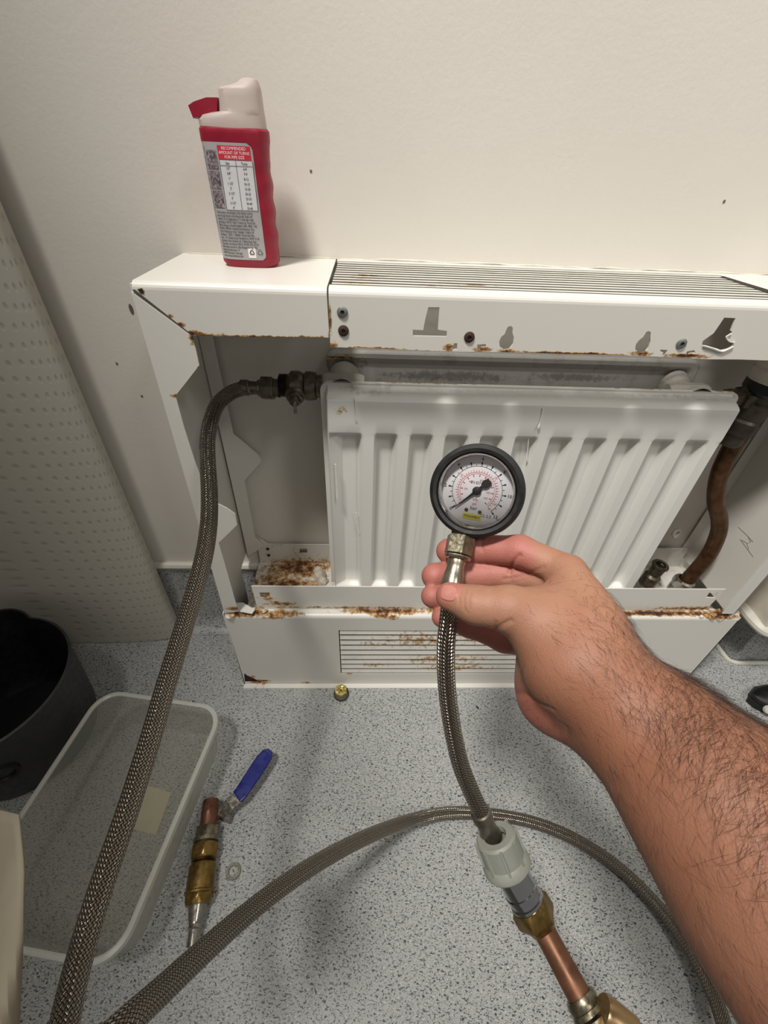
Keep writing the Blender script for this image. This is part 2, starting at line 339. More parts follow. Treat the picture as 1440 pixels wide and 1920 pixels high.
# side panels: web, front flange and rear flange with their cut-outs
M_side = paint('side_paint', zones=[Z4(366, 640, (.008, .02, .006), .9), Z4(372, 688, (.004, .02, .003), 1.1), Z4(328, 742, (.006, .02, .003), 1.4), Z4(362, 633, (.006, .02, .005), 1.5), Z4(440, 1140, (.02, .03, .008), 1.1)])
prof = pz([(362, 630.5), (367, 655), (373.5, 685), (352, 713), (329, 742), (345, 800), (364, 860), (381, 905), (407, 944), (425, 953), (441, 964), (444.5, 984), (410, 1018), (425, 1070), (441, 1128)])
fl = [(-.1968, ZT-.008)]+[(prof[0][0]-.001, prof[0][1]-.0005)]+prof[1:]+[(-.1815, .200), (-.2018, .196)]
mb = MB(); mb.plate([fl], XZ(.4), .0014)
mb.add([(x+(-.0050 if z < .3 else 0), y, z) for z in (.19, ZT-.002) for y in (.4009, WALL) for x in (-.1966, -.1952)], [(0, 2, 3, 1), (4, 5, 7, 6), (0, 1, 5, 4), (2, 6, 7, 3), (0, 4, 6, 2), (1, 3, 7, 5)]); mb.box((-.205, .4, .0), (-.2036, WALL-.03, .195))
rfl = [(-.195, ZT-.004), (-.179, ZT-.004), (-.179, .52), (-.178, .42), (-.149, .387), (-.147, .377), (-.176, .344), (-.177, .232), (-.166, .213), (-.195, .19)]
mb.plate([rfl], XZ(WALL-.009), .0014)
mb.build('side_panel', M_side, cover)
# foot tab of the left side panel
mb = MB(); tb = [FZ(x, y, .198) for x, y in ((430, 1142), (437, 1130), (455, 1129), (478, 1142), (472, 1150))]
mb.plate([[(p.x, p.y) for p in tb]], lambda u, v, w: (u, v, .196+w), .0012); mb.build('foot_tab', M_side, cover)
mb = MB(); mb.box((.5550, .4, .19), (.5564, WALL, ZT-.002))
mb.plate([[(.5562, .5785), (.521, .5785), (.521, .56), (.535, .53), (.535, .46), (.535, .228), (.537, .2), (.556, .2)]], XZ(.4), .0014)
mb.plate([[(.556, ZT-.004), (.54, ZT-.004), (.54, .2), (.556, .2)]], XZ(WALL-.004), .0014)
mb.box((.5706, .4, 0), (.572, WALL-.03, .19)); mb.build('side_panel', M_side, cover)
# plinth with vent opening, ledge and upstand
M_pl = paint('plinth_paint', zones=[((-.17, .405, .191), (.05, .014, .008), 1.5), ((-.125, .40, .19), (.05, .02, .006), 1.3), ((-.135, .4, .186), (.03, .02, .006), 1.0), ((.03, .41, .191), (.10, .010, .004), 1.6), ((.03, .402, .190), (.03, .008, .006), 1.3),
    ((.04, .401, .188), (.02, .008, .008), 1.2), ((.18, .412, .191), (.2, .010, .0035), 1.35), ((.45, .408, .191), (.14, .008, .0045), 2.0), ((.545, .404, .191), (.04, .02, .007), 1.6), ((.35, .408, .191), (.14, .008, .0045), 1.9), ((.045, .409, .192), (.03, .004, .004), 2.4), ((-.18, .398, .010), (.03, .02, .010), 1.3), ((-.19, .398, .022), (.012, .02, .010), 1.0), ((-.1, .398, .006), (.012, .02, .004), 1.1), ((-.025, .398, .036), (.008, .01, .006), 1.3)])
mb = MB(); vent = [(-.039, .034), (.372, .034), (.372, .156), (-.039, .156)]
chip = pz([(457.5, 1262), (463, 1266), (476, 1272), (485, 1277), (500, 1275), (507, 1278), (459, 1279)])
mb.plate([[(-.205, .0), (.572, .0), (.572, .184), (-.2035, .184)], vent, chip], XZ(.4), .0014)
bend(mb, -.2036, .572, .190, .4, .4150)
mb.box((-.205, .392, 0), (.572, .3999, .0022)); mb.build('plinth', M_pl, cover)
mb = MB(); nx = 60
for i in range(14):                                  # lumps of blistered paint and rust at the left end of the ledge
    x = random.uniform(-.204, -.145); mb.lathe([(random.uniform(.003, .007), -.001), (random.uniform(.003, .006), .0015), (0, random.uniform(.002, .004))], (x, random.uniform(.400, .412), .190), (random.uniform(-.3, .3), random.uniform(-.3, .3), 1), 9)
for i in range(22):
    x = random.uniform(.50, .572); mb.lathe([(random.uniform(.002, .006), -.001), (random.uniform(.002, .005), .0015), (0, random.uniform(.002, .004))], (x, random.uniform(.400, .414), .190), (random.uniform(-.3, .3), random.uniform(-.3, .3), 1), 8)
tag(mb.build('blistered_paint', M_pl, cover), kind='stuff')
MB().box((-.204, .4025, .004), (-.15, .4035, .04)).build('chip_shade_backing', M_dark, cover)  # dark sheet added behind the chip so the hole reads as shaded
# louvres of the plinth vent
M_lou = paint('louvre_paint', speck=.95, grime=.25, zones=[((.10, .40, .13), (.12, .02, .03), .62), ((.13, .40, .075), (.10, .02, .02), .72), ((.16, .40, .05), (.1, .02, .012), .8), ((.02, .4, .12), (.05, .02, .01), .5), ((.02, .4, .06), (.04, .02, .01), .6)])
nl = 9; pit = .122/nl
for k in range(nl):
    z = .034+k*pit
    pr = [(.400, z+.0034), (.4020, z+pit*.86), (.4032, z+pit*.82), (.4012, z+.0028)]
    MB().add([(x, *p) for x in (-.0375, .3705) for p in pr], [(0, 1, 5, 4), (1, 2, 6, 5), (2, 3, 7, 6), (3, 0, 4, 7), (3, 2, 1, 0), (4, 5, 6, 7)]).build('louvre', M_lou, cover)
M_up = paint('upstand_paint', zones=[((.0, .413, .194), (.3, .02, .004), .8), ((-.125, .413, .202), (.03, .02, .008), 1.2), ((-.14, .413, .214), (.02, .02, .008), .75), ((.5, .413, .196), (.08, .02, .006), 1.2), ((.3, .413, .242), (.5, .01, .0012), .8)])
ul, ur = WY(472, 1103, .413), WY(1362, 1104, .413)
zt_ = .240
mb = MB(); lug = lambda pts: pz(pts, .413)
mb.plate([[(ul.x, zt_), (-.158, .191), (.523, .191), (ur.x, zt_)], lug([(486, 1111), (506, 1111), (506, 1121), (489, 1121)]), lug([(1330, 1111), (1337, 1113), (1347, 1111), (1343, 1117), (1341, 1121), (1324, 1120)])], XZ(.413), .0014)
mb.build('upstand', M_up, cover)
# rusty tray inside the cover and its rear flange
M_tray = paint('tray_paint', grime=.9, zones=[((-.11, .51, .172), (.09, .035, .02), 1.3), ((-.13, .47, .172), (.09, .05, .02), 1.15), ((-.08, .45, .172), (.04, .03, .02), .9)])
mb = MB(); mb.box((-.180, .416, .1706), (.552, WALL-.006, .172))
rt = pz([(516, 1022), (620, 1022), (620, 1056), (488, 1058), (483, 1040), (481, 1006)], WALL-.006)
mb.plate([[(-.176, .232), (-.160, .216), (.55, .216), (.55, .172), (-.178, .172)], pz([(562, 1029), (576, 1029), (576, 1037), (562, 1037)], WALL-.006)], XZ(WALL-.006), .0012)
mb.build('tray', M_tray, cover)
mb = MB(); c = FZ(600, 1080, .173)
for dx, dy, s in ((0, 0, .012), (.006, -.012, .010), (-.004, .012, .009)):
    mb.lathe([(s, 0), (s*.8, s*.6), (s*.3, s*1.0), (0, s*1.1)], (c.x+dx, c.y+dy, .172), (.2, -.1, 1), 6, smooth=False)
mb.build('plaster_lump', simple('plaster', (190, 182, 165), .9, bump=.4), cover)
for x, y in ((502, 1029), (504, 1041)):
    MB().lathe([(.0028, 0), (.0025, .001), (0, .0016)], WY(x, y, WALL-.0065), (0, -1, 0), 10).build('rivet', M_rriv, cover)

# ------------------------------------------------------------ radiator
rad = thing('radiator', (.18, .47, .2), 'white ribbed double panel radiator inside the open cover', 'radiator')
M_rad = paint('radiator_enamel', (226, 225, 219), .42, zones=[((-.028, .43, .502), (.008, .02, .007), .72), ((.06, .46, .523), (.10, .006, .004), 1.15), ((.30, .46, .525), (.06, .006, .004), 1.1), ((.4, .46, .525), (.03, .01, .004), 1.2)],
    gz=[((.0, .455, .52), (.05, .03, .010), .3), ((.2, .448, .520), (.25, .008, .004), .2), ((.38, .448, .520), (.1, .008, .004), .25)])
RX0, RX1, RZ0, RZ1 = -.0515, .4165, .196, .524
NP = 11; chx0, chx1 = -.0285, .4100; pitch = (chx1-chx0)/NP; ZC0, ZC1 = .216, .476
def ss(a, b, x): t = min(1, max(0, (x-a)/(b-a))); return t*t*(3-2*t)
def rib(x, z):
    e = min(x-RX0, RX1-x); y = .452-.020*ss(.0045, .0085, e)
    zt = RZ1-z; y += .020*(1-ss(.0012, .012, zt)) if e > .0045 else 0; y = min(y, .452)
    y += .014*(1-ss(0, .010, z-RZ0))
    if chx0 <= x <= chx1 and y < .44:
        u = ((x-chx0)/pitch) % 1.0
        c = 1.0 if u < .50 else 1-ss(.50, .60, u) if u < .66 else ss(.91, 1.0, u)
        if u < .60: c = 1-ss(.44, .60, u)
        zz = ss(0, .010, ZC1-z)*ss(0, .008, z-ZC0)
        y += .0105*c*zz
    return y
xs = sorted(set([RX0, RX0+.001]+list(np.linspace(RX0+.004, RX0+.009, 5))+[chx0+pitch*(i+q) for i in range(NP) for q in (0, .22, .44, .48, .52, .56, .6, .75, .91, .94, .97)]+[chx1]+list(np.linspace(RX1-.009, RX1-.004, 5))+[RX1-.001, RX1]))
zs = sorted(set(list(np.linspace(RZ0, RZ0+.012, 7))+list(np.linspace(ZC0, ZC0+.008, 6))+list(np.linspace(ZC0+.03, ZC1-.03, 8))+list(np.linspace(ZC1-.010, ZC1, 8))+[.49, .505]+list(np.linspace(RZ1-.013, RZ1, 9))))
mb = MB(); nx, nz = len(xs), len(zs)
def cornerpt(x, z):
    r = .009
    for cx, sx in ((RX0+r, -1), (RX1-r, 1)):
        if (x-cx)*sx > 0 and z > RZ1-r:
            dx, dz = x-cx, z-(RZ1-r); L = max(abs(dx), abs(dz)); q = math.hypot(dx, dz)
            if q > 0: return cx+dx*L/q, RZ1-r+dz*L/q
    return x, z
vs = [];
for z in zs:
    for x in xs: xx, zz = cornerpt(x, z); vs.append((xx, rib(x, z), zz))
mb.add(vs, [(j*nx+i, j*nx+i+1, (j+1)*nx+i+1, (j+1)*nx+i) for j in range(nz-1) for i in range(nx-1)], True)
bd = [j*nx for j in range(nz)]+[(nz-1)*nx+i for i in range(1, nx)]+[j*nx+nx-1 for j in range(nz-2, -1, -1)]+[i for i in range(nx-2, 0, -1)]
nb = len(bd); o = len(mb.v); mb.v += [(vs[b][0], vs[b][1]+.006, vs[b][2]) for b in bd]
mb.f += [(bd[k], bd[(k+1) % nb], o+(k+1) % nb, o+k) for k in range(nb)]; mb.sm += [False]*nb
mb.f.append(tuple(range(o, o+nb))); mb.sm.append(False)
front_panel = mb.build('front_panel', M_rad, rad)
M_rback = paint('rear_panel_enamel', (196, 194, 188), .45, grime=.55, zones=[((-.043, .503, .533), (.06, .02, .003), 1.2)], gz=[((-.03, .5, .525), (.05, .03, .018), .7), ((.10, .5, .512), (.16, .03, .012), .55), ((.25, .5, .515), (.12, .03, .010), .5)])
def rrect(x0, x1, z0, z1, r, n=5):
    out = []
    for cx, cz, a0 in ((x1-r, z1-r, 0), (x0+r, z1-r, 90), (x0+r, z0+r, 180), (x1-r, z0+r, 270)):
        out += [(cx+r*math.cos(math.radians(a0+90*k/n)), cz+r*math.sin(math.radians(a0+90*k/n))) for k in range(n+1)]
    return out
A = WY(612, 690, .503); B = WY(1300, 720, .503); rx0, rx1 = A.x, B.x; zt2 = .541
mb = MB(); loops = [rrect(rx0, rx1, .2, zt2, .012), rrect(rx0+.003, rx1-.003, .203, zt2-.003, .010), rrect(rx0+.008, rx1-.008, .208, zt2-.008, .008), rrect(rx0+.014, rx1-.014, .214, zt2-.016, .006)]
ys = [.506, .503, .5035, .5085]; n = len(loops[0]); vs = [(p[0], ys[i], p[1]) for i, lp in enumerate(loops) for p in lp]+[(p[0], .518, p[1]) for p in loops[0]]
fs = [(i*n+k, i*n+(k+1) % n, (i+1)*n+(k+1) % n, (i+1)*n+k) for i in range(3) for k in range(n)]+[tuple(3*n+k for k in range(n))]+[(k, (k+1) % n, 4*n+(k+1) % n, 4*n+k) for k in range(n)]+[tuple(4*n+k for k in range(n))[::-1]]
mb.add(vs, fs); mb.build('rear_panel', M_rback, rad)
# header collars joining the panels
M_tee = paint('collar_enamel', (190, 186, 176), .5, grime=.6)
for cx, nm in ((-.028, 0), (.372, 1)):
    mb = MB(); mb.lathe([(.017, 0), (.015, .008), (.012, .016), (.012, .032), (.015, .040), (.018, .050)], (cx, .453, .511), (0, 1, 0), 20)
    mb.lathe([(.0, -.024), (.011, -.024), (.013, -.018), (.013, .018), (.011, .024), (0, .024)], (cx, .477, .511), (1, 0, 0), 16)
    mb.build('collar', M_tee, rad)
# dried paint drips
M_drip = simple('dried_paint', (232, 231, 225), .25, var=.03, bump=0)
def drip(pts, r=.0008):
    P = smoothpts([WY(x, y, .4318 if y < 800 else yy) + Vector((0, -.0003, 0)) for x, y, yy in pts], 5); mb = MB(); mb.tube(P, [r]*(len(P)-3)+[r*1.5, r*1.9, r*1.2], 6); mb.build('paint_drip', M_drip, rad)
drip([(1018, 765, .43), (1014, 785, .43), (1009, 803, .43)]); drip([(991, 822, .4355), (989, 845, .4355), (987, 866, .4355)], .0006)
drip([(629, 870, .4318), (631, 900, .4318), (633, 941, .4318)]); drip([(668, 960, .4375), (671, 985, .4375), (674, 1003, .4375)], .0006); drip([(665, 745, .4318), (667, 770, .4318), (668, 792, .4318)], .0005)
# air-vent side: compression valve at the left end, the hose screws onto it
M_old = simple('tarnished_brass', (112, 104, 90), .38, .85, var=.25, scale=150, bump=.35)
M_steel = simple('bright_steel', (168, 164, 155), .25, .95, var=.15, scale=120)
def hexr(k=6, ph=0): return lambda t, h: math.cos(math.pi/k)/math.cos(((t+ph) % (2*math.pi/k))-math.pi/k)
vc = Vector((0, .470, .511))
mb = MB(); X = (-1, 0, 0); o0 = (-.051, .470, .512)
mb.lathe([(0, 0), (.0125, 0), (.0125, .006), (.0150, .007), (.0158, .012), (.0158, .018), (.0130, .0195), (.0145, .022), (.0160, .026), (.0160, .034), (.0135, .036), (.012, .038)]+[(r_, .038+.0016*k+d) for k in range(6) for r_, d in ((.0112, 0), (.0128, .0008))]+[(.0105, .048), (0, .048)], o0, X, 28)
vb = mb.build('valve_body', M_old, rad)
ctr = Vector(o0)+Vector((-.0285, -.013, -.004))
mb = MB(); mb.lathe([(.0115, 0), (.0110, .0035), (.0092, .004), (.0092, .007), (.0078, .0075), (.0062, .0078), (.0060, .012), (.0040, .0125), (.0036, .0145), (0, .015)], ctr, (0, -.86, -.5), 20); mb.build('valve_spindle', M_old, vb)
mb = MB(); q = ctr+Vector((0, -.86, -.5))*.013; mb.box(q-Vector((.0014, .003, .011)), q+Vector((.0016, .002, .002)), .0006); mb.build('spindle_key', M_steel, vb)
# thermostatic valve at the right end with its copper tail
M_white = simple('valve_head_plastic', (208, 204, 192), .45, var=.04); M_navy = simple('dark_collar_plastic', (16, 18, 30), .4, bump=0)
tv = Vector((.456, .468, .500)); ax = Vector((.10, .02, 1)).normalized()
for prof_, m, nm in (([(.0, .030), (.024, .030), (.0255, .034), (.0255, .0445), (.0245, .045), (.0245, .0465), (.0255, .047), (.0255, .072), (.022, .078), (0, .079)], M_white, 'thermostat_head'), ([(0, .016), (.020, .016), (.0245, .021), (.0245, .031), (.0, .031)], M_navy, 'collar'), ([(0, -.05), (.010, -.05), (.013, -.046), (.013, -.034), (.017, -.032), (.0175, -.016), (.015, -.013), (.017, -.006), (.018, .006), (.014, .008), (.015, .016), (0, .016)], simple('grey_valve_brass', (92, 86, 76), .5, .6, var=.25, bump=.5), 'valve_body')):
    o = MB().lathe(prof_, tv, ax, 28).build(nm, m, rad)
MB().lathe([(0, 0), (.011, 0), (.011, .016), (.0145, .016), (.0145, .028), (0, .028)], (.4175, .470, .511), (1, 0, .02), 6, smooth=False).build('union_nut', M_old, rad)
M_cop_old = simple('tarnished_copper', (104, 74, 52), .42, .75, var=.25, scale=90, bump=.2)
cp = [WY(x, y, Y) for x, y, Y in ((1404, 790, .468), (1388, 815, .468), (1366, 850, .468), (1347, 895, .467), (1342, 940, .466), (1349, 975, .466), (1345, 1005, .466), (1325, 1045, .466), (1283, 1093, .466), (1262, 1118, .466))]
MB().tube(smoothpts(cp, 8), .0105, 20).build('copper_tail', M_cop_old, rad)
a, b = cp[-2], cp[-1]; d = (b-a).normalized()
nutc = WY(1285, 1088, .466)
MB().lathe([(.0110, -.002), (.015, 0), (.0165, .004), (.0165, .012), (.0150, .015), (.0150, .026), (.013, .03), (.013, .05)], nutc, d, 24, radial=lambda t, h: (hexr()(t, h) if .003 < h < .013 else 1)).build('compression_nut', M_steel, rad)
c = WY(1240, 1058, .466); MB().lathe([(.0075, .001), (.0115, 0), (.0125, .002), (.0125, .004), (.0105, .006), (.0095, .022), (.0125, .026), (.0125, .046), (0, .046)], c, (-.10, 0, -1), 24).build('lower_tail', M_old, rad)
c = WY(1268, 1000, .495); MB().lathe([(.004, -.002), (.0075, -.002), (.0085, 0), (.0075, .002), (.004, .002), (.004, -.002)], c, (.3, -1, .2), 20).build('bracket_washer', M_tee, rad)
MB().box((.405, .480, .24), (.414, .488, .50), .002).build('wall_bracket', simple('grimy_bracket', (96, 84, 68), .8, var=.3, bump=.6), rad)
# scrawl left on the inside of the cover
mb = MB()
def mark(pts, r=.0007): mb.tube([Vector((.5548, *FX)) for FX in pts], r, 5)
def onX(x, y, X_): d = ray(x, y); p = CAM+d*(X_/d.x); return (p.y, p.z)
for seg in (((1388, 1011), (1398, 1025), (1412, 1044)), ((1391, 1013), (1400, 1018), (1404, 1030)), ((1403, 1008), (1408, 1016), (1400, 1020)), ((1384, 988), (1400, 1003), (1412, 1016))): mark([onX(x, y, .5548) for x, y in seg], .0003)
mb.build('scuff_mark', simple('scuff_grey', (118, 110, 98), .8), cover)

# ------------------------------------------------------------ braided hoses
def braid(name, strands, pitch_, warm=(176, 166, 152)):
    t = NT(name); uvn = t.n.new('ShaderNodeUVMap').outputs[0]; sep = t.n.new('ShaderNodeSeparateXYZ'); t.lk(uvn, sep.inputs[0])
    a = t.math('MULTIPLY', sep.outputs[0], 2*math.pi/pitch_); b = t.math('MULTIPLY', sep.outputs[1], 2*math.pi*strands)
    p1 = t.math('SINE', t.math('ADD', a, b)); p2 = t.math('SINE', t.math('SUBTRACT', a, b))
    a4 = t.math('SINE', t.math('MULTIPLY', t.math('ADD', a, b), 4)); b4 = t.math('SINE', t.math('MULTIPLY', t.math('SUBTRACT', a, b), 4))
    weave = t.math('MULTIPLY', p1, p2); over = t.rng(weave, -.15, .15)
    h1 = t.math('ADD', t.math('ABSOLUTE', p1), t.math('MULTIPLY', a4, .12)); h2 = t.math('ADD', t.math('ABSOLUTE', p2), t.math('MULTIPLY', b4, .12))
    hh = t.math('ADD', t.math('MULTIPLY', over, h1), t.math('MULTIPLY', t.math('SUBTRACT', 1, over), h2))
    f = t.rng(hh, .25, .85); c = srgb(*warm)  # gap shade painted into the colour so strand glints stay visible
    t.set(col=t.mix(f, srgb(24, 21, 18), c), rough=t.rng(hh, .2, .9, .5, .20), metal=t.rng(hh, .1, .5, .5, 1.0)); t.bump(hh, 1.0, .0013); return t.m
M_braid = braid('steel_braid', 10, .0056); M_braid2 = braid('steel_braid_fine', 9, .0048)
def ferr(parent, org, ax, r, L, mat, nm='ferrule'):
    return MB().lathe([(r*.8, 0), (r*1.06, 0), (r*1.1, L*.06), (r*1.1, L*.3), (r*.98, L*.34), (r*.96, L*.6), (r*1.05, L*.66), (r*.9, L*.8), (r*.62, L), (0, L)], org, ax, 24).build(nm, mat, parent)
hz = thing('braided_hose', (-.2, .3, 0), 'long steel braided hose screwed to the radiator valve and leaving at the bottom left', 'hose')
def dep(wpx, dia=.0158): return FPX*dia/wpx
pts = [PD(x, y, d) for x, y, d in ((469, 727, .491), (455, 728.5, .490), (432, 737, .486), (409, 757, .479), (396, 787, .469), (389, 825, .455))]
pts += [PD(x, y, d) for x, y, d in ((389.5, 870, .441), (392.5, 920, .428), (392, 975, .415), (385, 1030, .402), (372, 1085, .390), (353, 1150, .378), (333, 1215, .365), (310, 1290, .351), (287, 1370, .337), (262, 1450, .324), (236, 1530, .310), (208, 1610, .297), (181, 1690, .284), (157, 1770, .272), (136, 1850, .258), (119, 1930, .244), (105, 2010, .23), (98, 2090, .22))]
MB().tube(smoothpts(pts, 10), .0079, 32).build('braid', M_braid, hz)
e0 = pts[0]; M_fer = simple('ferrule_steel', (120, 114, 104), .32, .9, var=.2)
MB().lathe([(.0088, -.010), (.0088, -.002), (.0076, -.001), (.0072, .008), (.0092, .009), (.0092, .012), (.0065, .013), (.0065, .016)], e0, (1, 0, 0), 24).build('ferrule', M_fer, hz)
MB().lathe([(.006, 0), (.0122, 0), (.0135, .0014), (.0135, .0125), (.0125, .014), (.011, .014), (.011, .02)], e0+Vector((.0125, 0, 0)), (1, 0, 0), 36, radial=lambda t, h: hexr()(t, h)*(1.0)).build('hex_nut', M_fer, hz)
hf = thing('braided_hose', (0, .2, 0), 'steel braided hose arching across the speckled floor under the arm', 'hose')
fp = [PD(x, y, d) for x, y, d in ((140, 2010, .215), (225, 1928, .235), (300, 1860, .265), (372, 1793, .300), (450, 1724, .345), (530, 1661, .39), (610, 1609, .44), (690, 1568, .50))]
fp += [FZ(x, y, z) for x, y, z in ((770, 1538, .035), (845, 1524, .013), (935, 1529, .0085), (1010, 1545, .0083), (1085, 1577, .0083), (1160, 1627, .009), (1230, 1695, .011), (1290, 1775, .014), (1335, 1860, .018), (1360, 1930, .022), (1378, 2010, .022))]
fp += [fp[-1]+Vector((.0, -.05, -.008)), fp[-1]+Vector((-.03, -.14, -.013)), fp[-1]+Vector((-.10, -.24, -.014)), fp[-1]+Vector((-.20, -.32, -.014))]
MB().tube(smoothpts(fp, 10), .0077, 32).build('braid', M_braid, hf)

# ------------------------------------------------------------ gauge held in the hand
gd = .300; gc = PD(893, 921, gd); g = thing('pressure_gauge', gc, 'black rubber-booted round pressure gauge on a short braided hose, held in the hand', 'gauge')
nrm = (-(ray(893, 921)).normalized()*1.0 - RX*.10 - UP*.06).normalized()
stem_dir_px = (PD(862, 1020, gd)-gc).normalized()
gdn = (PD(893-20.5, 921+97.8, gd)-gc); gdn = (gdn-nrm*gdn.dot(nrm)).normalized(); gup = -gdn; grt = gup.cross(nrm).normalized()
if grt.dot(RX) < 0: grt = -grt
def GP(a, b, h=0.0): return gc+grt*a+gup*b+nrm*h
R0 = .0324
M_rub = simple('black_rubber', (28, 28, 28), .55, var=.3, scale=90, bump=.3); M_chr = simple('chrome_bezel', (190, 188, 182), .18, 1.0, var=.05, bump=0)
MB().lathe([(0, -.020), (R0*.80, -.020), (R0*.93, -.016), (R0, -.008), (R0*1.0, .000), (R0*.975, .0035), (R0*.90, .0052), (R0*.83, .0045), (R0*.815, .001), (R0*.80, -.003)], gc, nrm, 64).build('rubber_boot', M_rub, g)
MB().lathe([(R0*.825, -.001), (R0*.822, .0032), (R0*.795, .0042), (R0*.770, .0030), (R0*.755, .0010), (R0*.748, -.006)], gc, nrm, 64).build('bezel', M_chr, g)
M_dial = simple('dial_white', (226, 224, 226), .5, var=.02, bump=0)
dial = MB().lathe([(R0*.76, -.0052), (R0*.76, -.0050), (0, -.0050)], gc, nrm, 64).build('dial', M_dial, g)
inner = R0*.75; U = R0/672.0          # photo units: dial radius about 525 of a zoomed pixel grid
M_ink = simple('dial_black_ink', (24, 24, 28), .6, var=.05, bump=0); M_red = simple('dial_red_ink', (196, 70, 84), .6, var=.05, bump=0)
def ang(v, full=12.0): return math.radians(225-270*v/full)
def tick(mb, a, r0, r1, w_):
    ca, sa = math.cos(a), math.sin(a); q = [(r0, -w_), (r1, -w_), (r1, w_), (r0, w_)]
    mb.add([GP((r*ca-s*sa)*U, (r*sa+s*ca)*U, -.0048) for r, s in q], [(0, 1, 2, 3)])
def arc(mb, r, w_, a0, a1, n=80):
    vs = []
    for k in range(n+1):
        a = a0+(a1-a0)*k/n; vs += [GP((r-w_)*math.cos(a)*U, (r-w_)*math.sin(a)*U, -.0048), GP((r+w_)*math.cos(a)*U, (r+w_)*math.sin(a)*U, -.0048)]
    mb.add(vs, [(2*k, 2*k+1, 2*k+3, 2*k+2) for k in range(n)])
mk = MB(); mr = MB(); arc(mk, 355, 3, ang(0), ang(12))
for i in range(25):
    v = i*.5
    if i % 2 == 0: tick(mk, ang(v), 355, 418, 5); tick(mk, ang(v), 385, 415, 10)
    else: tick(mk, ang(v), 355, 385, 3.5)
fn = lambda a, b: GP(a*U, b*U, -.0048)
for v in (0, 2, 4, 6, 8, 10, 12):
    a = ang(v); put_text(mk, str(v), 66, fn, at=(462*math.cos(a), 462*math.sin(a)), bold=1)
put_text(mk, 'EN 837', 58, fn, at=(-38, 112), sx=.8); put_text(mk, 'bar', 78, fn, at=(0, -258)); put_text(mk, 'CL 2.5', 58, fn, at=(190, -340))
put_text(mr, 'kPa', 62, fn, at=(0, -128), sx=.85); put_text(mr, 'psi', 62, fn, at=(0, -192), sx=.85)
arc(mr, 268, 2.5, ang(0), ang(12)); arc(mr, 245, 2.5, ang(0), ang(12))
for i in range(36):
    a = ang(i/35*12); tick(mr, a, 268, 300 if i % 5 else 312, 3)
for i in range(13):
    a = ang(i); tick(mr, a, 205, 245, 3.5)
    tick(mr, a, 205, 228, 7)
for v, s_ in ((2, '200'), (4, '400'), (6.6, '600'), (8.3, '800'), (10, '1000'), (11.4, '1200')): a = ang(v); put_text(mr, s_, 40, fn, at=(160*math.cos(a), 160*math.sin(a)), sx=.85)
for v, s_ in ((0.0, '0'), (3.6, '50'), (8.0, '120'), (11.2, '160'), (12, 'psi')): a = ang(v); put_text(mr, s_, 44, fn, at=(318*math.cos(a), 318*math.sin(a)), sx=.85)
mk.build('dial_scale', M_ink, dial); mr.build('dial_scale', M_red, dial)['label'] = 'red inner scale'
mb = MB(); fy = lambda a, b: GP(a*U, b*U, -.0046)
mb.add([fy(x, y) for x, y in ((-130, -425), (130, -425), (130, -345), (-130, -345))], [(0, 1, 2, 3)]); pl = mb.build('maker_plate', simple('yellow_sticker', (226, 214, 74), .5, var=.03, bump=0), g)
mb = MB(); put_text(mb, 'MONUMENT', 46, lambda a, b: GP(a*U, b*U, -.0044), at=(0, -385), bold=0, sx=.92); mb.build('maker_name', M_ink, pl)
for x in (-98, 98): MB().lathe([(.0014, 0), (.0012, .0005), (0, .0006)], GP(x*U, -300*U, -.005), nrm, 14).build('dial_screw', simple('brass_screw', (130, 108, 66), .3, .9), g)
# needle
na = ang(-.12); nd = (math.cos(na), math.sin(na)); npx = (-nd[1], nd[0])
def NPt(l, s, h): return GP((nd[0]*l+npx[0]*s)*U, (nd[1]*l+npx[1]*s)*U, h)
mb = MB(); ol = [(395, 4), (120, 17), (60, 22), (-60, 24), (-95, 22), (-120, 50), (-165, 62), (-235, 45), (-235, -45), (-165, -62), (-120, -50), (-95, -22), (-60, -24), (60, -22), (120, -17), (395, -4)]
mb.add([NPt(l, s, h) for h in (-.0036, -.0030) for l, s in ol], [tuple(range(16))[::-1], tuple(range(16, 32))]+[(k, (k+1) % 16, 16+(k+1) % 16, 16+k) for k in range(16)])
mb.lathe([(62*U, 0), (62*U, .0018), (40*U, .0024), (0, .0024)], GP(0, 0, -.0045), nrm, 24); mb.build('needle', M_ink, g)
mb = MB(); tick(mb, ang(0), 370, 440, 5); mb.box(GP(-300*U, -300*U, -.0046)-Vector((.0004,)*3), GP(-300*U, -300*U, -.0046)+Vector((.0004,)*3)); mb.build('stop_pin', M_ink, g)
t = NT('gauge_lens'); t.n.remove(t.b); tr = t.n.new('ShaderNodeBsdfTransparent'); gl = t.n.new('ShaderNodeBsdfGlossy'); gl.inputs['Roughness'].default_value = .04
fr = t.n.new('ShaderNodeFresnel'); fr.inputs[0].default_value = 1.5; mx = t.n.new('ShaderNodeMixShader'); t.lk(fr.outputs[0], mx.inputs[0]); t.lk(tr.outputs[0], mx.inputs[1]); t.lk(gl.outputs[0], mx.inputs[2]); t.lk(mx.outputs[0], t.out.inputs[0]); M_lens = t.m
MB().lathe([(R0*.762, .0006), (R0*.5, .0012), (R0*.2, .0015), (0, .0016)], gc, nrm, 48).build('lens', M_lens, g)
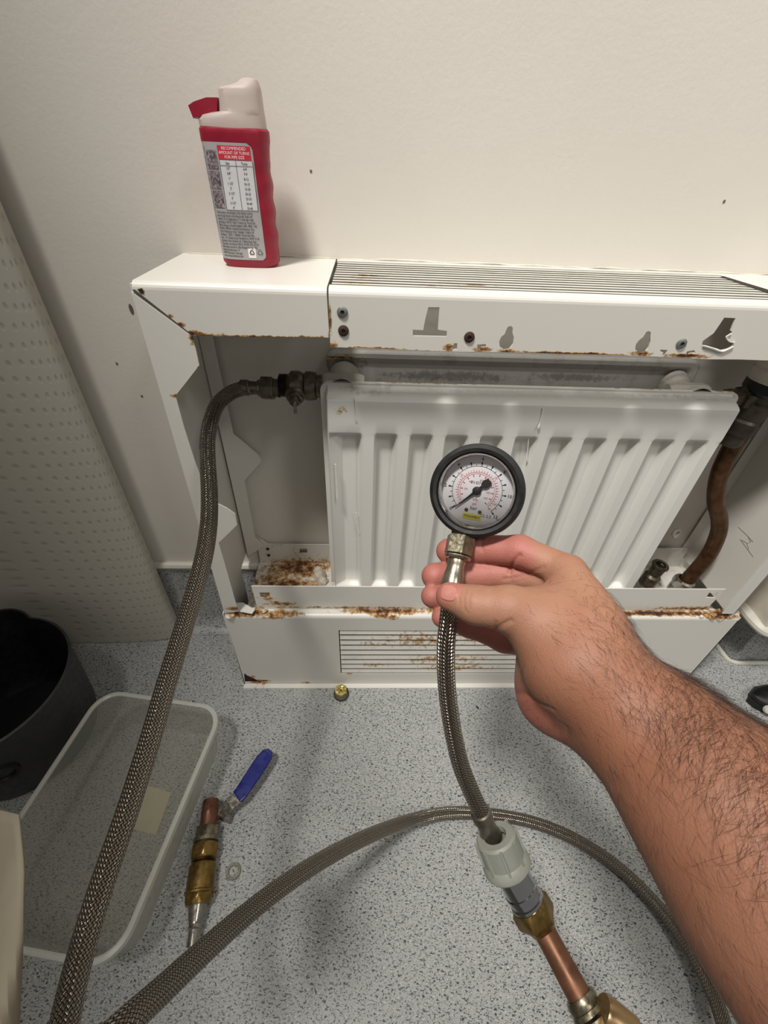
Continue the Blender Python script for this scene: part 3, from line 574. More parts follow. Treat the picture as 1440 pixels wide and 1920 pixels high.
# stem, hex nut, ferrule
M_nick = simple('worn_nickel', (140, 132, 112), .3, .9, var=.2, scale=200, bump=.3)
s0 = PD(866, 1002, .3095); s1 = PD(851, 1078, .3030); sd = (s1-s0).normalized()
MB().lathe([(0, -.006), (.0075, -.006), (.0075, .0)]+[(r_, .0+.0009*k) for k in range(4) for r_ in (.0066, .0075)]+[(.0068, .006), (0, .006)], s0, sd, 24).build('stem', simple('dirty_brass', (92, 74, 52), .55, .7, var=.3), g)
MB().lathe([(0, .0008), (.0082, .0008), (.0100, .002), (.0100, .0145), (.0088, .0155), (.0088, .017), (0, .017)], s0, sd, 36, up=UP.cross(sd), radial=hexr(6, .349066)).build('hex_nut', M_nick, g)
MB().lathe([(.0092, .0158), (.0096, .0166), (.0086, .0180), (.0062, .0186), (.0064, .0206), (.0060, .0220), (.0060, .0250), (.0072, .0300), (.0078, .0335), (.0078, .0375), (.0066, .038)], s0, sd, 28).build('ferrule', simple('ferrule_bright', (176, 168, 150), .25, .9, var=.12), g)
gh = [s0+sd*.036, PD(846, 1115, .2985), PD(841, 1160, .2955), PD(836.5, 1205, .2950), PD(836, 1255, .297), PD(840, 1310, .301), PD(850, 1375, .306), PD(864, 1435, .312), PD(884, 1485, .319), PD(902, 1524, .324)]
MB().tube(smoothpts(gh, 12), .0062, 28).build('braid', M_braid2, g)
# coupling hanging at the hose end
c0 = PD(901, 1522, .324); c1 = PD(918, 1562, .327)
MB().lathe([(.0062, -.001), (.0078, 0), (.0080, .0015), (.0080, .006), (.0068, .0066), (.0066, .016), (.0078, .019), (.0085, .022), (0, .022)], c0, c1-c0, 24).build('ferrule', simple('ferrule_dull', (132, 126, 112), .35, .85), g)
n0 = PD(928, 1566, .322); n1 = PD(951, 1622, .322); ndir = (n1-n0).normalized()
M_nut = simple('grey_plastic_nut', (150, 152, 142), .5, var=.05)
mb = MB(); mb.lathe([(.0080, .004), (.0085, .0), (.0135, .0), (.0150, .0016), (.0152, .017), (.0175, .020), (.0178, .0235), (.0165, .0255), (.012, .0255), (.012, .010)], n0, ndir, 48); pn = mb.build('plastic_nut', M_nut, g)
aa = ndir.orthogonal().normalized(); bb = ndir.cross(aa); 
for k in range(8):
    th = k*math.pi/4; rd = aa*math.cos(th)+bb*math.sin(th); tg = ndir.cross(rd); mb = MB(); vs = []
    for h in (.001, .0195):
        for ra, s_ in ((.0145, -.0012), (.0168, -.0008), (.0168, .0008), (.0145, .0012)): vs.append(n0+ndir*h+rd*ra+tg*s_)
    mb.add(vs, [(0, 1, 5, 4), (1, 2, 6, 5), (2, 3, 7, 6), (0, 3, 2, 1), (4, 5, 6, 7), (3, 0, 4, 7)]); mb.build('grip_rib', M_nut, pn)
k0 = PD(952, 1626, .320); k1 = PD(997, 1704, .314); kd = (k1-k0).normalized()
MB().lathe([(0, -.004), (.0118, -.004), (.0118, .016), (.0125, .0165), (.0125, .019), (.0118, .0195), (.0118, .023), (.0128, .0235), (.0128, .026), (0, .026)], k0, kd, 32).build('chrome_sleeve', simple('chrome_sleeve_metal', (176, 176, 178), .1, 1.0, var=.05, bump=0), g)
b0 = k0+kd*.0255; M_brass = simple('aged_brass', (142, 116, 66), .35, .9, var=.2, scale=120, bump=.25)
MB().lathe([(0, 0), (.0132, 0), (.0150, .002), (.0152, .010), (.0140, .0125), (.0110, .014), (.0095, .018), (0, .018)], b0, kd, 36, radial=lambda t_, h: hexr(6, .174533)(t_, h) if .001 < h < .013 else 1).build('brass_nut', M_brass, g)
p0 = b0+kd*.014; p1 = PD(1092, 1878, .285); M_cop = simple('worn_copper', (122, 84, 62), .45, .6, var=.2, scale=60, bump=.15)
MB().tube([p0+(p1-p0)*q for q in (0, .2, .4, .6, .8, 1, 1.05)], [.0078, .0078, .0078, .0079, .0080, .0082, .0082], 28).build('copper_pipe', M_cop, g)
pd_ = (p1-p0).normalized()
MB().lathe([(.0085, -.003), (.0100, -.003), (.0108, 0), (.0100, .003), (.0108, .0034), (.0115, .006), (.0095, .007), (.0130, .0075), (.0140, .010), (.0140, .024), (.012, .026), (.011, .05), (0, .05)], p1, pd_, 36, radial=lambda t_, h: hexr(6, .523599)(t_, h) if .008 < h < .025 else 1).build('end_fitting', M_nick, g)
q = PD(1128, 1893, .275); MB().lathe([(0, 0), (.0085, 0), (.0095, .002), (.0095, .02), (0, .02)], q, RX*.8-UP*.5-FW*.2, 24).build('side_branch', simple('branch_brass', (170, 142, 104), .3, .8), g)

# ------------------------------------------------------------ thread-seal bottle
bt = thing('sealant_bottle', (-.113, .482, ZT), 'red plastic bottle with a frosted spout cap and grey printed label on the cover top', 'bottle')
M_redp = simple('red_plastic', (146, 20, 46), .42, var=.06, scale=30, bump=.05)
bcx, bcy = -.1125, .484
def bsec(cx, hw, hd, z, n=40, e=2.8):
    out = []
    for k in range(n):
        a = 2*math.pi*k/n; c, s_ = math.cos(a), math.sin(a)
        out.append((cx+hw*math.copysign(abs(c)**(2/e), c), bcy+hd*math.copysign(abs(s_)**(2/e), s_), z))
    return out
def loft(mb, secs, cap=True):
    n = len(secs[0]); vs = [p for s_ in secs for p in s_]; fs = [(i*n+k, i*n+(k+1) % n, (i+1)*n+(k+1) % n, (i+1)*n+k) for i in range(len(secs)-1) for k in range(n)]
    o = len(mb.v); mb.add(vs, fs, True)
    if cap: mb.f += [tuple(o+k for k in range(n))[::-1], tuple(o+(len(secs)-1)*n+k for k in range(n))]; mb.sm += [False, False]
def edges(zz):   # left and right silhouette over height (finger grips on the right)
    left = -.1395-.0015*ss(0, .09, zz); wv = .0007*math.sin((zz-.02)/.019*2*math.pi)*(ss(.012, .02, zz)*(1-ss(.072, .08, zz)))
    right = -.0870+wv+.0012*ss(.08, .095, zz); return left, right
secs = []
for zz in [0, .0015, .004, .008]+list(np.linspace(.012, .092, 30))+[.096, .0985, .1]:
    l, r_ = edges(zz); k = 1-.10*(1-ss(0, .004, zz)) - (.03 if zz > .099 else 0) + (.015 if .090 < zz < .099 else 0)
    secs.append(bsec((l+r_)/2, (r_-l)/2*k, .0165*k, ZT+zz))
mb = MB(); loft(mb, secs); mb.build('body', M_redp, bt)
# frosted cap: collar and tall offset spout
t = NT('frosted_plastic'); t.set(col=srgb(222, 206, 198), rough=.5, trans=.35, sss=.0); t.bump(t.noise(350, 3), .2, .0006); t.set(alpha=.86); M_frost = t.m
mb = MB(); secs = []
for zz, xl, xr, hd in ((.1, -.1405, -.0870, .016), (.104, -.1405, -.0872, .016), (.107, -.137, -.0874, .0155), (.1085, -.130, -.0876, .015), (.1095, -.1225, -.0878, .0148), (.112, -.1222, -.0880, .0145), (.118, -.1214, -.0882, .014), (.1225, -.1208, -.0884, .0138), (.1240, -.1190, -.0886, .013), (.1252, -.112, -.0890, .012), (.1270, -.106, -.0895, .010), (.1290, -.103, -.0905, .008), (.1298, -.101, -.0925, .006)):
    secs.append(bsec((xl+xr)/2, (xr-xl)/2, hd, ZT+zz))
loft(mb, secs)
mb.build('frosted_cap', M_frost, bt)
mb = MB(); vs = []     # red cutter flap
fl_ = [(-.143, .1045), (-.1235, .1085), (-.1215, .1175), (-.1300, .1172), (-.1400, .1145), (-.1452, .1120)]
mb.add([(x, bcy+d_, ZT+z) for d_ in (-.009, .009) for x, z in fl_], [tuple(range(6)), tuple(range(6, 12))[::-1]]+[(k, 6+k, 6+(k+1) % 6, (k+1) % 6) for k in range(6)]); mb.build('flap', M_redp, bt)
# label, wrapped round the front
def bsurf(u, z, off=.0003):      # u: distance right of the left silhouette in x, hugging the front
    zz = z-ZT; l, r_ = edges(zz); cx, hw = (l+r_)/2, (r_-l)/2; q = min(.999, abs(u-cx)/hw); y = bcy-.0165*(1-q**2.8)**(1/2.8); return (u, y-off, z)
M_lab = simple('label_grey', (166, 164, 164), .4, var=.03, bump=0); M_prt = simple('label_print', (44, 42, 44), .6, var=.02, bump=0); M_wprt = simple('label_white_print', (236, 230, 228), .6, var=.02, bump=0); M_rprt = simple('label_red', (204, 44, 62), .45, var=.03, bump=0); M_pale = simple('label_pale', (206, 206, 208), .4, var=.02, bump=0)
lx0 = lambda z: -.1390+.0004; LX1 = -.0975; LZ0, LZ1 = ZT+.0068, ZT+.0905
mb = MB()
def lab(u, v):
    z = LZ0+(LZ1-LZ0)*v; x1 = LX1-.0000-(.004*max(0, (v-.95)/.05)**2 if v > .95 else 0)+.0010*(1-v)-(.003*max(0, (.04-v)/.04)**2 if v < .04 else 0); return bsurf(-.1393+(x1+.1393)*u, z, .0003)
mb.grid(30, 40, lab); label = mb.build('label', M_lab, bt)
def lf(off): return lambda a, b: bsurf(a, b, off)
def rect(mb, x0, x1, z0, z1, off, n=8): mb.grid(n, 3, lambda u, v: bsurf(x0+(x1-x0)*u, z0+(z1-z0)*v, off))
mb = MB(); rect(mb, -.1258, -.0992, ZT+.0795, ZT+.0885, .0005); rb_ = mb.build('heading_band', M_rprt, label)
mb = MB(); rect(mb, -.1255, -.0985, ZT+.0450, ZT+.0790, .0005); mb.build('table_ground', M_pale, label)
mb = MB()
for i, s_ in enumerate(('RECOMMENDED', 'AMOUNT OF TURNS', 'FOR PIPE SIZE')): put_text(mb, s_, .0029, lf(.0007), at=(-.1125, ZT+.0867-.0028*i), bold=0, sx=.92)
mb.build('heading_text', M_wprt, label)
mb = MB(); rows = [('Size', 'Turns'), ('1/2"', '6-8'), ('3/4"', '7-9'), ('1"', '8-12'), ('1 1/2"', '10-15'), ('2"', '15-20'), ('2 1/2"', '20-25'), ('3"', '25-35'), ('3 1/2"', '30-40'), ('4"', '35-45')]
for i, (a, b) in enumerate(rows):
    z = ZT+.0772-.0034*i; put_text(mb, a, .0026, lf(.0007), at=(-.1190, z), bold=.00002, sx=.8); put_text(mb, b, .0026, lf(.0007), at=(-.1052, z), bold=.00002, sx=.8)
rect(mb, -.1122, -.1119, ZT+.0452, ZT+.0790, .0007, 2); rect(mb, -.1252, -.0990, ZT+.0754, ZT+.0757, .0007); rect(mb, -.1255, -.0987, ZT+.0448, ZT+.0451, .0007); rect(mb, -.0987, -.0984, ZT+.0448, ZT+.079, .0007, 2); rect(mb, -.1256, -.1253, ZT+.0448, ZT+.079, .0007, 2)
para = ['Wind evenly in the direction of the thread, continue', 'over the pipe thread, in the thread profile. Apply with', 'tension. For 25 applications (1"). Hydrogen ready', 'according to EN 751. Class A. Ireland Ltd., Wood Lane', 'Park House, Hertfordshire HP2 4RQ. Tel:', '01442 278100. Ireland Distribution Ltd.,', 'Unit 4 Business Park, Tallaght, Dublin 24.', 'Ireland. +353 1 46500. Australia Pty.', 'Ltd., 1-5 Clyde Road, Rydalmere, NSW 2116', 'Australia. New Zealand Ltd., 2 Allens Road, East', 'Tamaki, Auckland 2013. Ph 09 272 6710.', 'Manufactured in the Engineering AG,', 'Industriestrasse 17', '9487 Bendern, Europe', 'www.thread-adhesives.com']
for i, s_ in enumerate(para):
    z = ZT+.0430-.00238*i; wmax = .0375 if i < 12 else .019; k = min(1, wmax/(len(s_)*.00105)); put_text(mb, s_, .0022, lf(.0007), 'LEFT', at=(-.1355, z), bold=.00003, sx=k)
for i in range(34):
    z = ZT+.0870-.0017*i; put_text(mb, 'mMnuWd'[i % 6], .0024, lf(.0007), at=(-.1380+.00000*i, z), bold=.00002, sx=.5)
put_text(mb, 'R', .0036, lf(.0007), at=(-.1046, ZT+.0105)) if 0 else None
# recycling triangles
def tri(mb, cx, cz, s_, wd, off):
    for k in range(3):
        a0 = math.radians(90+120*k); a1 = math.radians(90+120*(k+1)); p = [(cx+s_*math.cos(a), cz+s_*math.sin(a)) for a in (a0, a1)]
        d = Vector((p[1][0]-p[0][0], p[1][1]-p[0][1])); n_ = Vector((-d.y, d.x)).normalized()*wd; p0_ = Vector(p[0])+d*.12; p1_ = Vector(p[0])+d*.88
        mb.add([bsurf(*(p0_-n_), off), bsurf(*(p1_-n_), off), bsurf(*(p1_+n_), off), bsurf(*(p0_+n_), off)], [(0, 1, 2, 3)])
tri(mb, -.1085, ZT+.0130, .0027, .00035, .0009); tri(mb, -.1012, ZT+.0130, .0030, .00022, .0007); mb.build('label_text', M_prt, label)
mb = MB(); rect(mb, -.1120, -.1050, ZT+.0085, ZT+.0170, .0006, 6); mb.build('recycling_badge', M_wprt, label)
t = NT('label_photo'); n_ = t.noise(420, 4, .7); t.set(col=t.ramp(n_, [(.35, srgb(52, 44, 50)), (.5, srgb(112, 98, 104)), (.68, srgb(176, 168, 170))]), rough=.5); M_pic = t.m
for z0 in (.0728, .0593, .0458):
    mb = MB(); rect(mb, -.1365, -.1270, ZT+z0, ZT+z0+.0125, .0005, 6); mb.build('label_picture', M_pic, label)

# ------------------------------------------------------------ things on the floor
cn = FZ(640, 1300, .004); nut = thing('cap_nut', (cn.x, cn.y, 0), 'small brass cap nut with a dark rubber base on the floor by the plinth', 'nut')
M_yb = simple('yellow_brass', (206, 190, 120), .3, .85, var=.15, scale=200, bump=.2)
MB().lathe([(0, 0), (.0122, 0), (.0132, .002), (.0126, .006), (.0108, .007), (0, .007)], (cn.x, cn.y, 0), (0, 0, 1), 28).build('rubber_base', simple('worn_rubber', (66, 62, 52), .6), nut)
MB().lathe([(0, .0065), (.0104, .0065), (.0110, .0075), (.0110, .0125), (.0098, .0145), (.0056, .0148), (.0052, .0142), (.0046, .0115), (0, .0115)], (cn.x-.0005, cn.y+.001, 0), (0, 0, 1), 36, radial=lambda t_, h: 1 if (h > .0142 or h < .007) else hexr(6, .349066)(t_, h)).build('brass_cap', M_yb, nut)
MB().box((cn.x-.0026, cn.y-.0012, .0108), (cn.x+.0014, cn.y+.0026, .0134), .0003).build('square_boss', simple('boss_brown', (104, 84, 62), .5, .4), nut)
wc = FZ(438, 1634); mb = MB(); mb.lathe([(.0058, .0002), (.0090, .0002), (.0094, .0012), (.0090, .0024), (.0060, .0024), (.0056, .0012), (.0058, .0002)], (wc.x, wc.y, 0), (0, 0, 1), 32)
tag(mb.build('washer', simple('pale_washer', (128, 126, 110), .35, .5)), 'small pale ring washer lying on the speckled floor by the brass fitting', 'washer')
c = FZ(895, 1327); mb = MB(); mb.tube([(c.x-.002, c.y+.003, .0008), (c.x, c.y, .0014), (c.x+.002, c.y-.003, .0008)], [.0005, .0014, .0005], 6); tag(mb.build('grit', M_dark), 'tiny dark speck of grit on the floor in front of the plinth', 'debris')
# drain-off fitting with blue lever
fa, fb = FZ(396, 1502, .016), FZ(361, 1772, .013); fd = (fb-fa).normalized(); LL = (fb-fa).length
fit = thing('lever_valve', (fa.x, fa.y, 0), 'brass and copper fitting with a blue plastic lever, lying beside the clear tub', 'valve')
FS = 1.3
def px2(y): return (y-1502)/270*LL
def piece(nm, prof_, mat, seg=28, rad_=None, smooth=True): return MB().lathe([(r_*FS, px2(y)) for r_, y in prof_], fa, fd, seg, radial=rad_, smooth=smooth).build(nm, mat, fit)
M_dcop = simple('dark_copper', (116, 76, 60), .4, .6, var=.25, bump=.2)
piece('copper_stub', [(0, 1500), (.0078, 1500), (.0083, 1503), (.0083, 1522), (.0088, 1526), (.0083, 1530), (.0083, 1562), (0, 1562)], M_dcop)
hx = lambda a, b: (lambda t_, h: hexr(6, .174533)(t_, h) if px2(a) <= h <= px2(b) else 1)
piece('nickel_nut', [(.006, 1558), (.0112, 1559), (.0118, 1562), (.0118, 1578), (.0110, 1581), (.0122, 1582), (.0122, 1590), (0, 1590)], M_nick, 36, hx(1559, 1580))
piece('rubber_seal', [(0, 1589), (.0112, 1589), (.0112, 1595), (0, 1595)], M_rub)
piece('brass_nut', [(0, 1594), (.0115, 1594), (.0132, 1598), (.0132, 1618), (.0120, 1622), (.0112, 1624)]+[(r_, 1624+1.6*k) for k in range(4) for r_ in (.0106, .0114)]+[(0, 1632)], M_brass, 36, hx(1597, 1620))
piece('check_valve_body', [(.008, 1630), (.0112, 1632), (.0124, 1638), (.0124, 1682), (.0135, 1684), (.0135, 1688), (0, 1689)], M_brass)
piece('brass_nut', [(0, 1686), (.0130, 1687), (.0130, 1696), (.0118, 1700), (.0105, 1708), (0, 1708)], M_brass, 36, hx(1686, 1699))
piece('hose_tail', [(.004, 1704), (.0088, 1706), (.0078, 1712), (.0068, 1730), (.0056, 1736), (.0056, 1742), (.0062, 1746), (.0048, 1748), (.0048, 1775), (.003, 1777), (0, 1777)], M_steel)
# lever: steel neck with a bend, blue sleeve
def ribbon(mb, pts, wd, th):
    P = [Vector(p) for p in pts]; vs = []
    for i, p in enumerate(P):
        T = (P[min(i+1, len(P)-1)]-P[max(i-1, 0)]).normalized(); s_ = T.cross(Vector((0, 0, 1))).normalized(); u_ = s_.cross(T); w_ = wd[i] if hasattr(wd, '__len__') else wd
        for a, b in ((-1, -1), (1, -1), (1, 1), (-1, 1)): vs.append(p+s_*w_*.5*a+u_*th*.5*b)
    fs = [(4*i+k, 4*i+(k+1) % 4, 4*i+4+(k+1) % 4, 4*i+4+k) for i in range(len(P)-1) for k in range(4)]+[(0, 1, 2, 3), tuple(4*(len(P)-1)+k for k in range(4))[::-1]]
    mb.add(vs, fs)
mb = MB(); ribbon(mb, [FZ(417, 1540, .012), FZ(421, 1522, .017), FZ(430, 1508, .022), FZ(446, 1494, .024), FZ(456, 1484, .024)], [.018, .017, .016, .017, .017], .002)
mb.lathe([(0, -.004), (.0068, -.004), (.0068, .004), (0, .004)], FZ(420, 1528, .013), (1, -.3, .4), 18); mb.build('lever_neck', M_steel, fit)
mb = MB(); lp = [FZ(444, 1495, .024), FZ(452, 1487, .025), FZ(462, 1472, .026), FZ(478, 1448, .026), FZ(493, 1425, .027), FZ(502, 1413, .028), FZ(507, 1407, .028)]
ribbon(mb, lp, [.0180, .0195, .0200, .0215, .0215, .018, .008], .0050)
bl = mb.build('blue_sleeve', simple('blue_plastic', (10, 26, 112), .3, var=.06, bump=.05), fit); bl['label'] = 'glossy blue plastic sleeve of the lever'
bv = bl.modifiers.new('b', 'BEVEL'); bv.width = .0016; bv.segments = 3

# clear tub
tc = thing('plastic_tub', (-.31, .21, 0), 'clear rectangular plastic food tub standing empty on the floor', 'tub')
TA, TBc = FZ(197, 1286, .08), FZ(413, 1330, .08)
ya = math.radians(-8.5); tu = Vector((math.cos(ya), math.sin(ya), 0)); tv_ = Vector((-math.sin(ya), math.cos(ya), 0))
TR = Vector((-.2045, .319, 0)); TW, TL = .188, .268; tcen = TR-tu*TW/2-tv_*TL/2
def trr(w_, l_, r_, z, n=8):
    out = []
    for sx, sy, a0 in ((1, 1, 0), (-1, 1, 90), (-1, -1, 180), (1, -1, 270)):
        for k in range(n+1):
            a = math.radians(a0+90*k/n); q = (sx*(w_/2-r_)+r_*math.cos(a), sy*(l_/2-r_)+r_*math.sin(a)); p = tcen+tu*q[0]+tv_*q[1]; out.append((p.x, p.y, z))
    return out
def clear(name, whit, fac, rough=.25):
    t = NT(name); t.n.remove(t.b); tr = t.n.new('ShaderNodeBsdfTransparent'); tr.inputs[0].default_value = (.86, .86, .82, 1)
    pr = t.n.new('ShaderNodeBsdfPrincipled'); pr.inputs['Base Color'].default_value = srgb(*whit); pr.inputs['Roughness'].default_value = rough
    lw = t.n.new('ShaderNodeLayerWeight'); lw.inputs[0].default_value = .35; f = t.math('ADD', t.math('MULTIPLY', lw.outputs['Facing'], .55), t.math('ADD', fac, t.math('MULTIPLY', t.noise(40, 5, .7, t.mapv(t.pos(), rot=(0, 0, .55), scale=(6, .6, 1))), .12)), clamp=True)
    mx = t.n.new('ShaderNodeMixShader'); t.lk(f, mx.inputs[0]); t.lk(tr.outputs[0], mx.inputs[1]); t.lk(pr.outputs[0], mx.inputs[2]); t.lk(mx.outputs[0], t.out.inputs[0]); return t.m
M_clear = clear('clear_plastic', (190, 188, 178), .14)
mb = MB(); S_ = [(TW-.006, TL-.006, .030, .079), (TW-.010, TL-.010, .030, .06), (TW-.018, TL-.018, .030, .012), (TW-.022, TL-.022, .029, .005), (TW-.032, TL-.032, .026, .0015)]
secs = [trr(*s_) for s_ in S_]; loft(mb, secs, False); n = len(secs[0]); mb.f.append(tuple(len(mb.v)-n+k for k in range(n))); mb.sm.append(False); mb.build('tub_body', M_clear, tc)
M_rim = clear('clear_rim', (206, 206, 198), .58)
mb = MB(); secs = [trr(*s_) for s_ in ((TW-.008, TL-.008, .029, .0775), (TW-.008, TL-.008, .029, .080), (TW-.004, TL-.004, .031, .081), (TW+.003, TL+.003, .033, .080), (TW+.004, TL+.004, .034, .073), (TW-.002, TL-.002, .031, .072))]; loft(mb, secs, False); mb.build('tub_rim', M_rim, tc)
cs = [FZ(x, y, .0004) for x, y in ((275, 1473), (322, 1486), (293, 1566), (240, 1552))]
mb = MB(); mb.add([tuple(p) for p in cs]+[(p.x, p.y, .0010) for p in cs], [(0, 1, 2, 3), (7, 6, 5, 4)]+[(k, 4+k, 4+(k+1) % 4, (k+1) % 4) for k in range(4)]); mb.build('paper_label', simple('aged_paper', (196, 188, 160), .7, var=.04), tc)

# black bucket
bk = thing('bucket', (-.515, .325, 0), 'black plastic bucket with a lobed rim at the left edge behind the clear tub', 'bucket')
BC = Vector((-.515, .318)); BR = .107; M_blk = simple('black_plastic', (44, 45, 49), .45, var=.1, bump=.05); M_blki = simple('black_plastic_shaded', (10, 10, 14), .5, bump=0)  # second copy of the plastic is darkened for shade inside the bucket
LB = Vector((-.548, .388)); LR = .053
def brad(th, k=1.0):
    r1 = BR; d = Vector((math.cos(th), math.sin(th))); oc = BC-LB; b_ = d.dot(oc); disc = b_*b_-(oc.length_squared-LR*LR); r2 = -b_+math.sqrt(disc) if disc > 0 else 0
    return max(r1, r2)
def ring(s_, z, lob): return [(BC.x+(brad(t_)*lob+BR*(1-lob))*s_*math.cos(t_), BC.y+(brad(t_)*lob+BR*(1-lob))*s_*math.sin(t_), z) for t_ in np.linspace(0, 2*math.pi, 97)[:-1]]
mb = MB(); loft(mb, [ring(.86, .001, 0), ring(.90, .02, .1), ring(.96, .09, .6), ring(.985, .140, 1), ring(1.015, .147, 1), ring(1.015, .1500, 1), ring(.985, .151, 1)], False); n = 96; mb.f.append(tuple(range(n))); mb.sm.append(False); mb.build('bucket_wall', M_blk, bk)
mb = MB(); loft(mb, [ring(.987, .1508, 1), ring(.965, .140, 1), ring(.94, .09, .6), ring(.88, .02, .1), ring(.80, .006, 0)], False); mb.f.append(tuple(len(mb.v)-n+k for k in range(n))); mb.sm.append(False); mb.build('bucket_shaded_inside', M_blki, bk)
hc = FZ(4, 1470, .085); hd_ = Vector((hc.x-BC.x, hc.y-BC.y, 0)).normalized(); hp = Vector((BC.x, BC.y, .085))+hd_*(BR*.955)
tg = hd_.cross(Vector((0, 0, 1)));
mb = MB(); mb.lathe([(.019, -.004), (.0185, .002), (.014, .0025), (.013, -.001), (0, -.001)], hp, hd_, 28, radial=lambda t_, h: 1.0); mb.build('handle_hole_shade', M_blki, bk)  # dark disc painted as the shade of the handle hole

# tall dimpled paper roll at the left
t = NT('embossed_paper'); uvn = t.n.new('ShaderNodeUVMap').outputs[0]
vv = t.voro(1.0, t.mapv(uvn, scale=(52, 52, 1)), 'F1'); dm = t.rng(vv, .06, .27); 
t.set(col=t.mix(dm, srgb(172, 168, 156), srgb(186, 182, 170)), rough=.85); vn = [n_ for n_ in t.n if n_.type == 'TEX_VORONOI'][0]; vn.inputs['Randomness'].default_value = .12; vn.voronoi_dimensions = '2D'
t.bump(t.math('ADD', dm, t.math('MULTIPLY', t.noise(120, 3), .25)), .45, .0012); M_paper = t.m
rl = thing('paper_roll', (-.6, .5, 0), 'tall off-white dimpled paper roll standing against the wall behind the black bucket', 'paper roll')
mb = MB(); RXC, RHW, RYC, RHD = -.59, .243, .505, .0245; H_ = .95
def rollp(u, v):
    a = 2*math.pi*u; c, s_ = math.cos(a), math.sin(a); e = 3.4; k = 1-.02*(1-ss(0, .02, v*H_)); bow = .004*math.sin(v*H_*9)*0
    return (RXC+RHW*k*math.copysign(abs(c)**(2/e), c)+bow, RYC-(0.035*(1-((RHW*math.copysign(abs(c)**(2/e), c)+.06)/RHW)**2)*(1 if s_ < 0 else 0)*ss(-.15, -.5, 0) if 0 else 0)+RHD*k*math.copysign(abs(s_)**(2/e), s_), .002+H_*v)
mb.grid(121, 40, rollp)
o = len(mb.v)-121*40
# uv in metres
for fi, uv in list(mb.uv.items()):
    mb.uv[fi] = [(u*1.04, v*H_) for u, v in uv]
mb.f += [tuple(o+k for k in range(120))[::-1], tuple(o+121*39+k for k in range(120))]; mb.sm += [False, False]
mb.build('paper_wrap', M_paper, rl)
MB().tube([(RXC, RYC, .953), (RXC, RYC, .965)], .018, 24).build('cardboard_core', simple('cardboard', (150, 122, 90), .9), rl)

# curled sheet hanging close at the bottom left
sh = MB(); pl_ = [(-60, 1500, .20), (0, 1512, .185), (30, 1530, .18), (44, 1560, .176)]
def sheet(u, v):
    xr = [47, 46, 42, 34, 28, 30][min(5, int(v*5))]; xr = np.interp(v, [0, .2, .45, .7, .9, 1], [38, 48, 45, 33, 28, 30]); x = -120+(xr+120)*u; y = 1505+(u*u)*22*(1-v)+520*v; d = .185-.05*v+.012*math.sin(u*4+v*2)
    return PD(x, y, d)
sh.grid(16, 24, sheet, True)
o = sh.build('paper_sheet', simple('soft_paper', (126, 118, 102), .9, var=.05)); sd_ = o.modifiers.new('s', 'SOLIDIFY'); sd_.thickness = .001
tag(o, 'curled pale paper sheet close to the camera at the lower left edge', 'paper')

# shoe at the right edge
sc = FZ(1432, 1300, .02); shoe = thing('shoe', (sc.x+.1, sc.y, 0), 'black shoe with a white patch on its toe at the right edge', 'shoe')
mb = MB(); secs = []
for q in np.linspace(0, 1, 24)**1.8:
    hw = .031*math.sqrt(max(0, 1-(1-min(1, q*3.2))**2))+.001; hh_ = .012+.030*ss(0, .35, q)+.03*ss(.4, .9, q); cx = sc.x-.020+.26*q; cy = sc.y-.004-.03*q
    secs.append([(cx, cy+hw*math.cos(a), .010+hh_*max(0, math.sin(a)) if math.sin(a) > 0 else .010) for a in np.linspace(0, 2*math.pi, 25)[:-1]])
loft(mb, secs); mb.build('upper', simple('black_leather', (16, 16, 20), .45, bump=.1), shoe)
mb = MB(); ol = [(sc.x-.024+.26*q, sc.y-.004-.03*q+s_*(.034*math.sqrt(max(0, 1-(1-min(1, q*3.0))**2)))) for s_, qs in ((1, np.linspace(0, 1, 12)), (-1, np.linspace(1, 0.02, 12))) for q in qs]
mb.plate([ol], lambda u, v, w_: (u, v, .001+w_), .011); mb.build('sole', simple('black_sole', (22, 22, 24), .7), shoe)
mb = MB(); c = FZ(1442, 1332, .02); mb.lathe([(0, .003), (.006, .002), (.008, -.002), (0, -.004)], c, (-.4, -.8, .5), 16); mb.build('toe_patch', simple('white_patch', (190, 188, 180), .5), shoe)

# ------------------------------------------------------------ arm and hand (one continuous surface)
def J(x, y, d, rpx): p = PD(x, y, d); return (np.array(p), rpx*d/FPX)
fingers = [
    [J(1064, 1072, .290, 32), J(975, 1033, .306, 29), J(893, 1029, .321, 26.5), J(841, 1033, .322, 23.5)],
    [J(1075, 1110, .293, 34), J(968, 1076, .317, 28), J(880, 1078, .324, 27), J(815, 1080, .318, 25)],
    [J(1060, 1150, .296, 34), J(960, 1132, .316, 27), J(880, 1126, .320, 25), J(811, 1118, .312, 22)],
    [J(1020, 1205, .290, 32), J(945, 1196, .308, 26), J(880, 1172, .313, 22), J(829, 1157, .308, 20)]]
thumb = [J(1035, 1175, .262, 58), J(955, 1142, .262, 43), J(890, 1134, .267, 35), J(844, 1118, .2735, 27)]
wr = RX*.62+UP*(-.0)  # helper for flattening
px_ = Vector((RX*.64+UP*.77)).normalized()      # across the wrist in the picture
def off(j, s): return (j[0]+np.array(px_)*s, j[1])
palm = [  # capsule list (a, b)
    (J(1066, 1076, .285, 34), J(1112, 1178, .254, 62)),
    (J(1070, 1112, .285, 38), J(1098, 1228, .250, 80)),
    (J(1030, 1150, .275, 52), J(1075, 1240, .250, 84)),
    (J(1000, 1160, .268, 46), J(1060, 1250, .250, 80)),
    (J(1010, 1200, .285, 44), J(1040, 1310, .268, 62)),
    (J(1035, 1290, .268, 62), J(1120, 1345, .250, 76)),
    (J(1040, 1175, .266, 54), J(1100, 1260, .246, 86))]
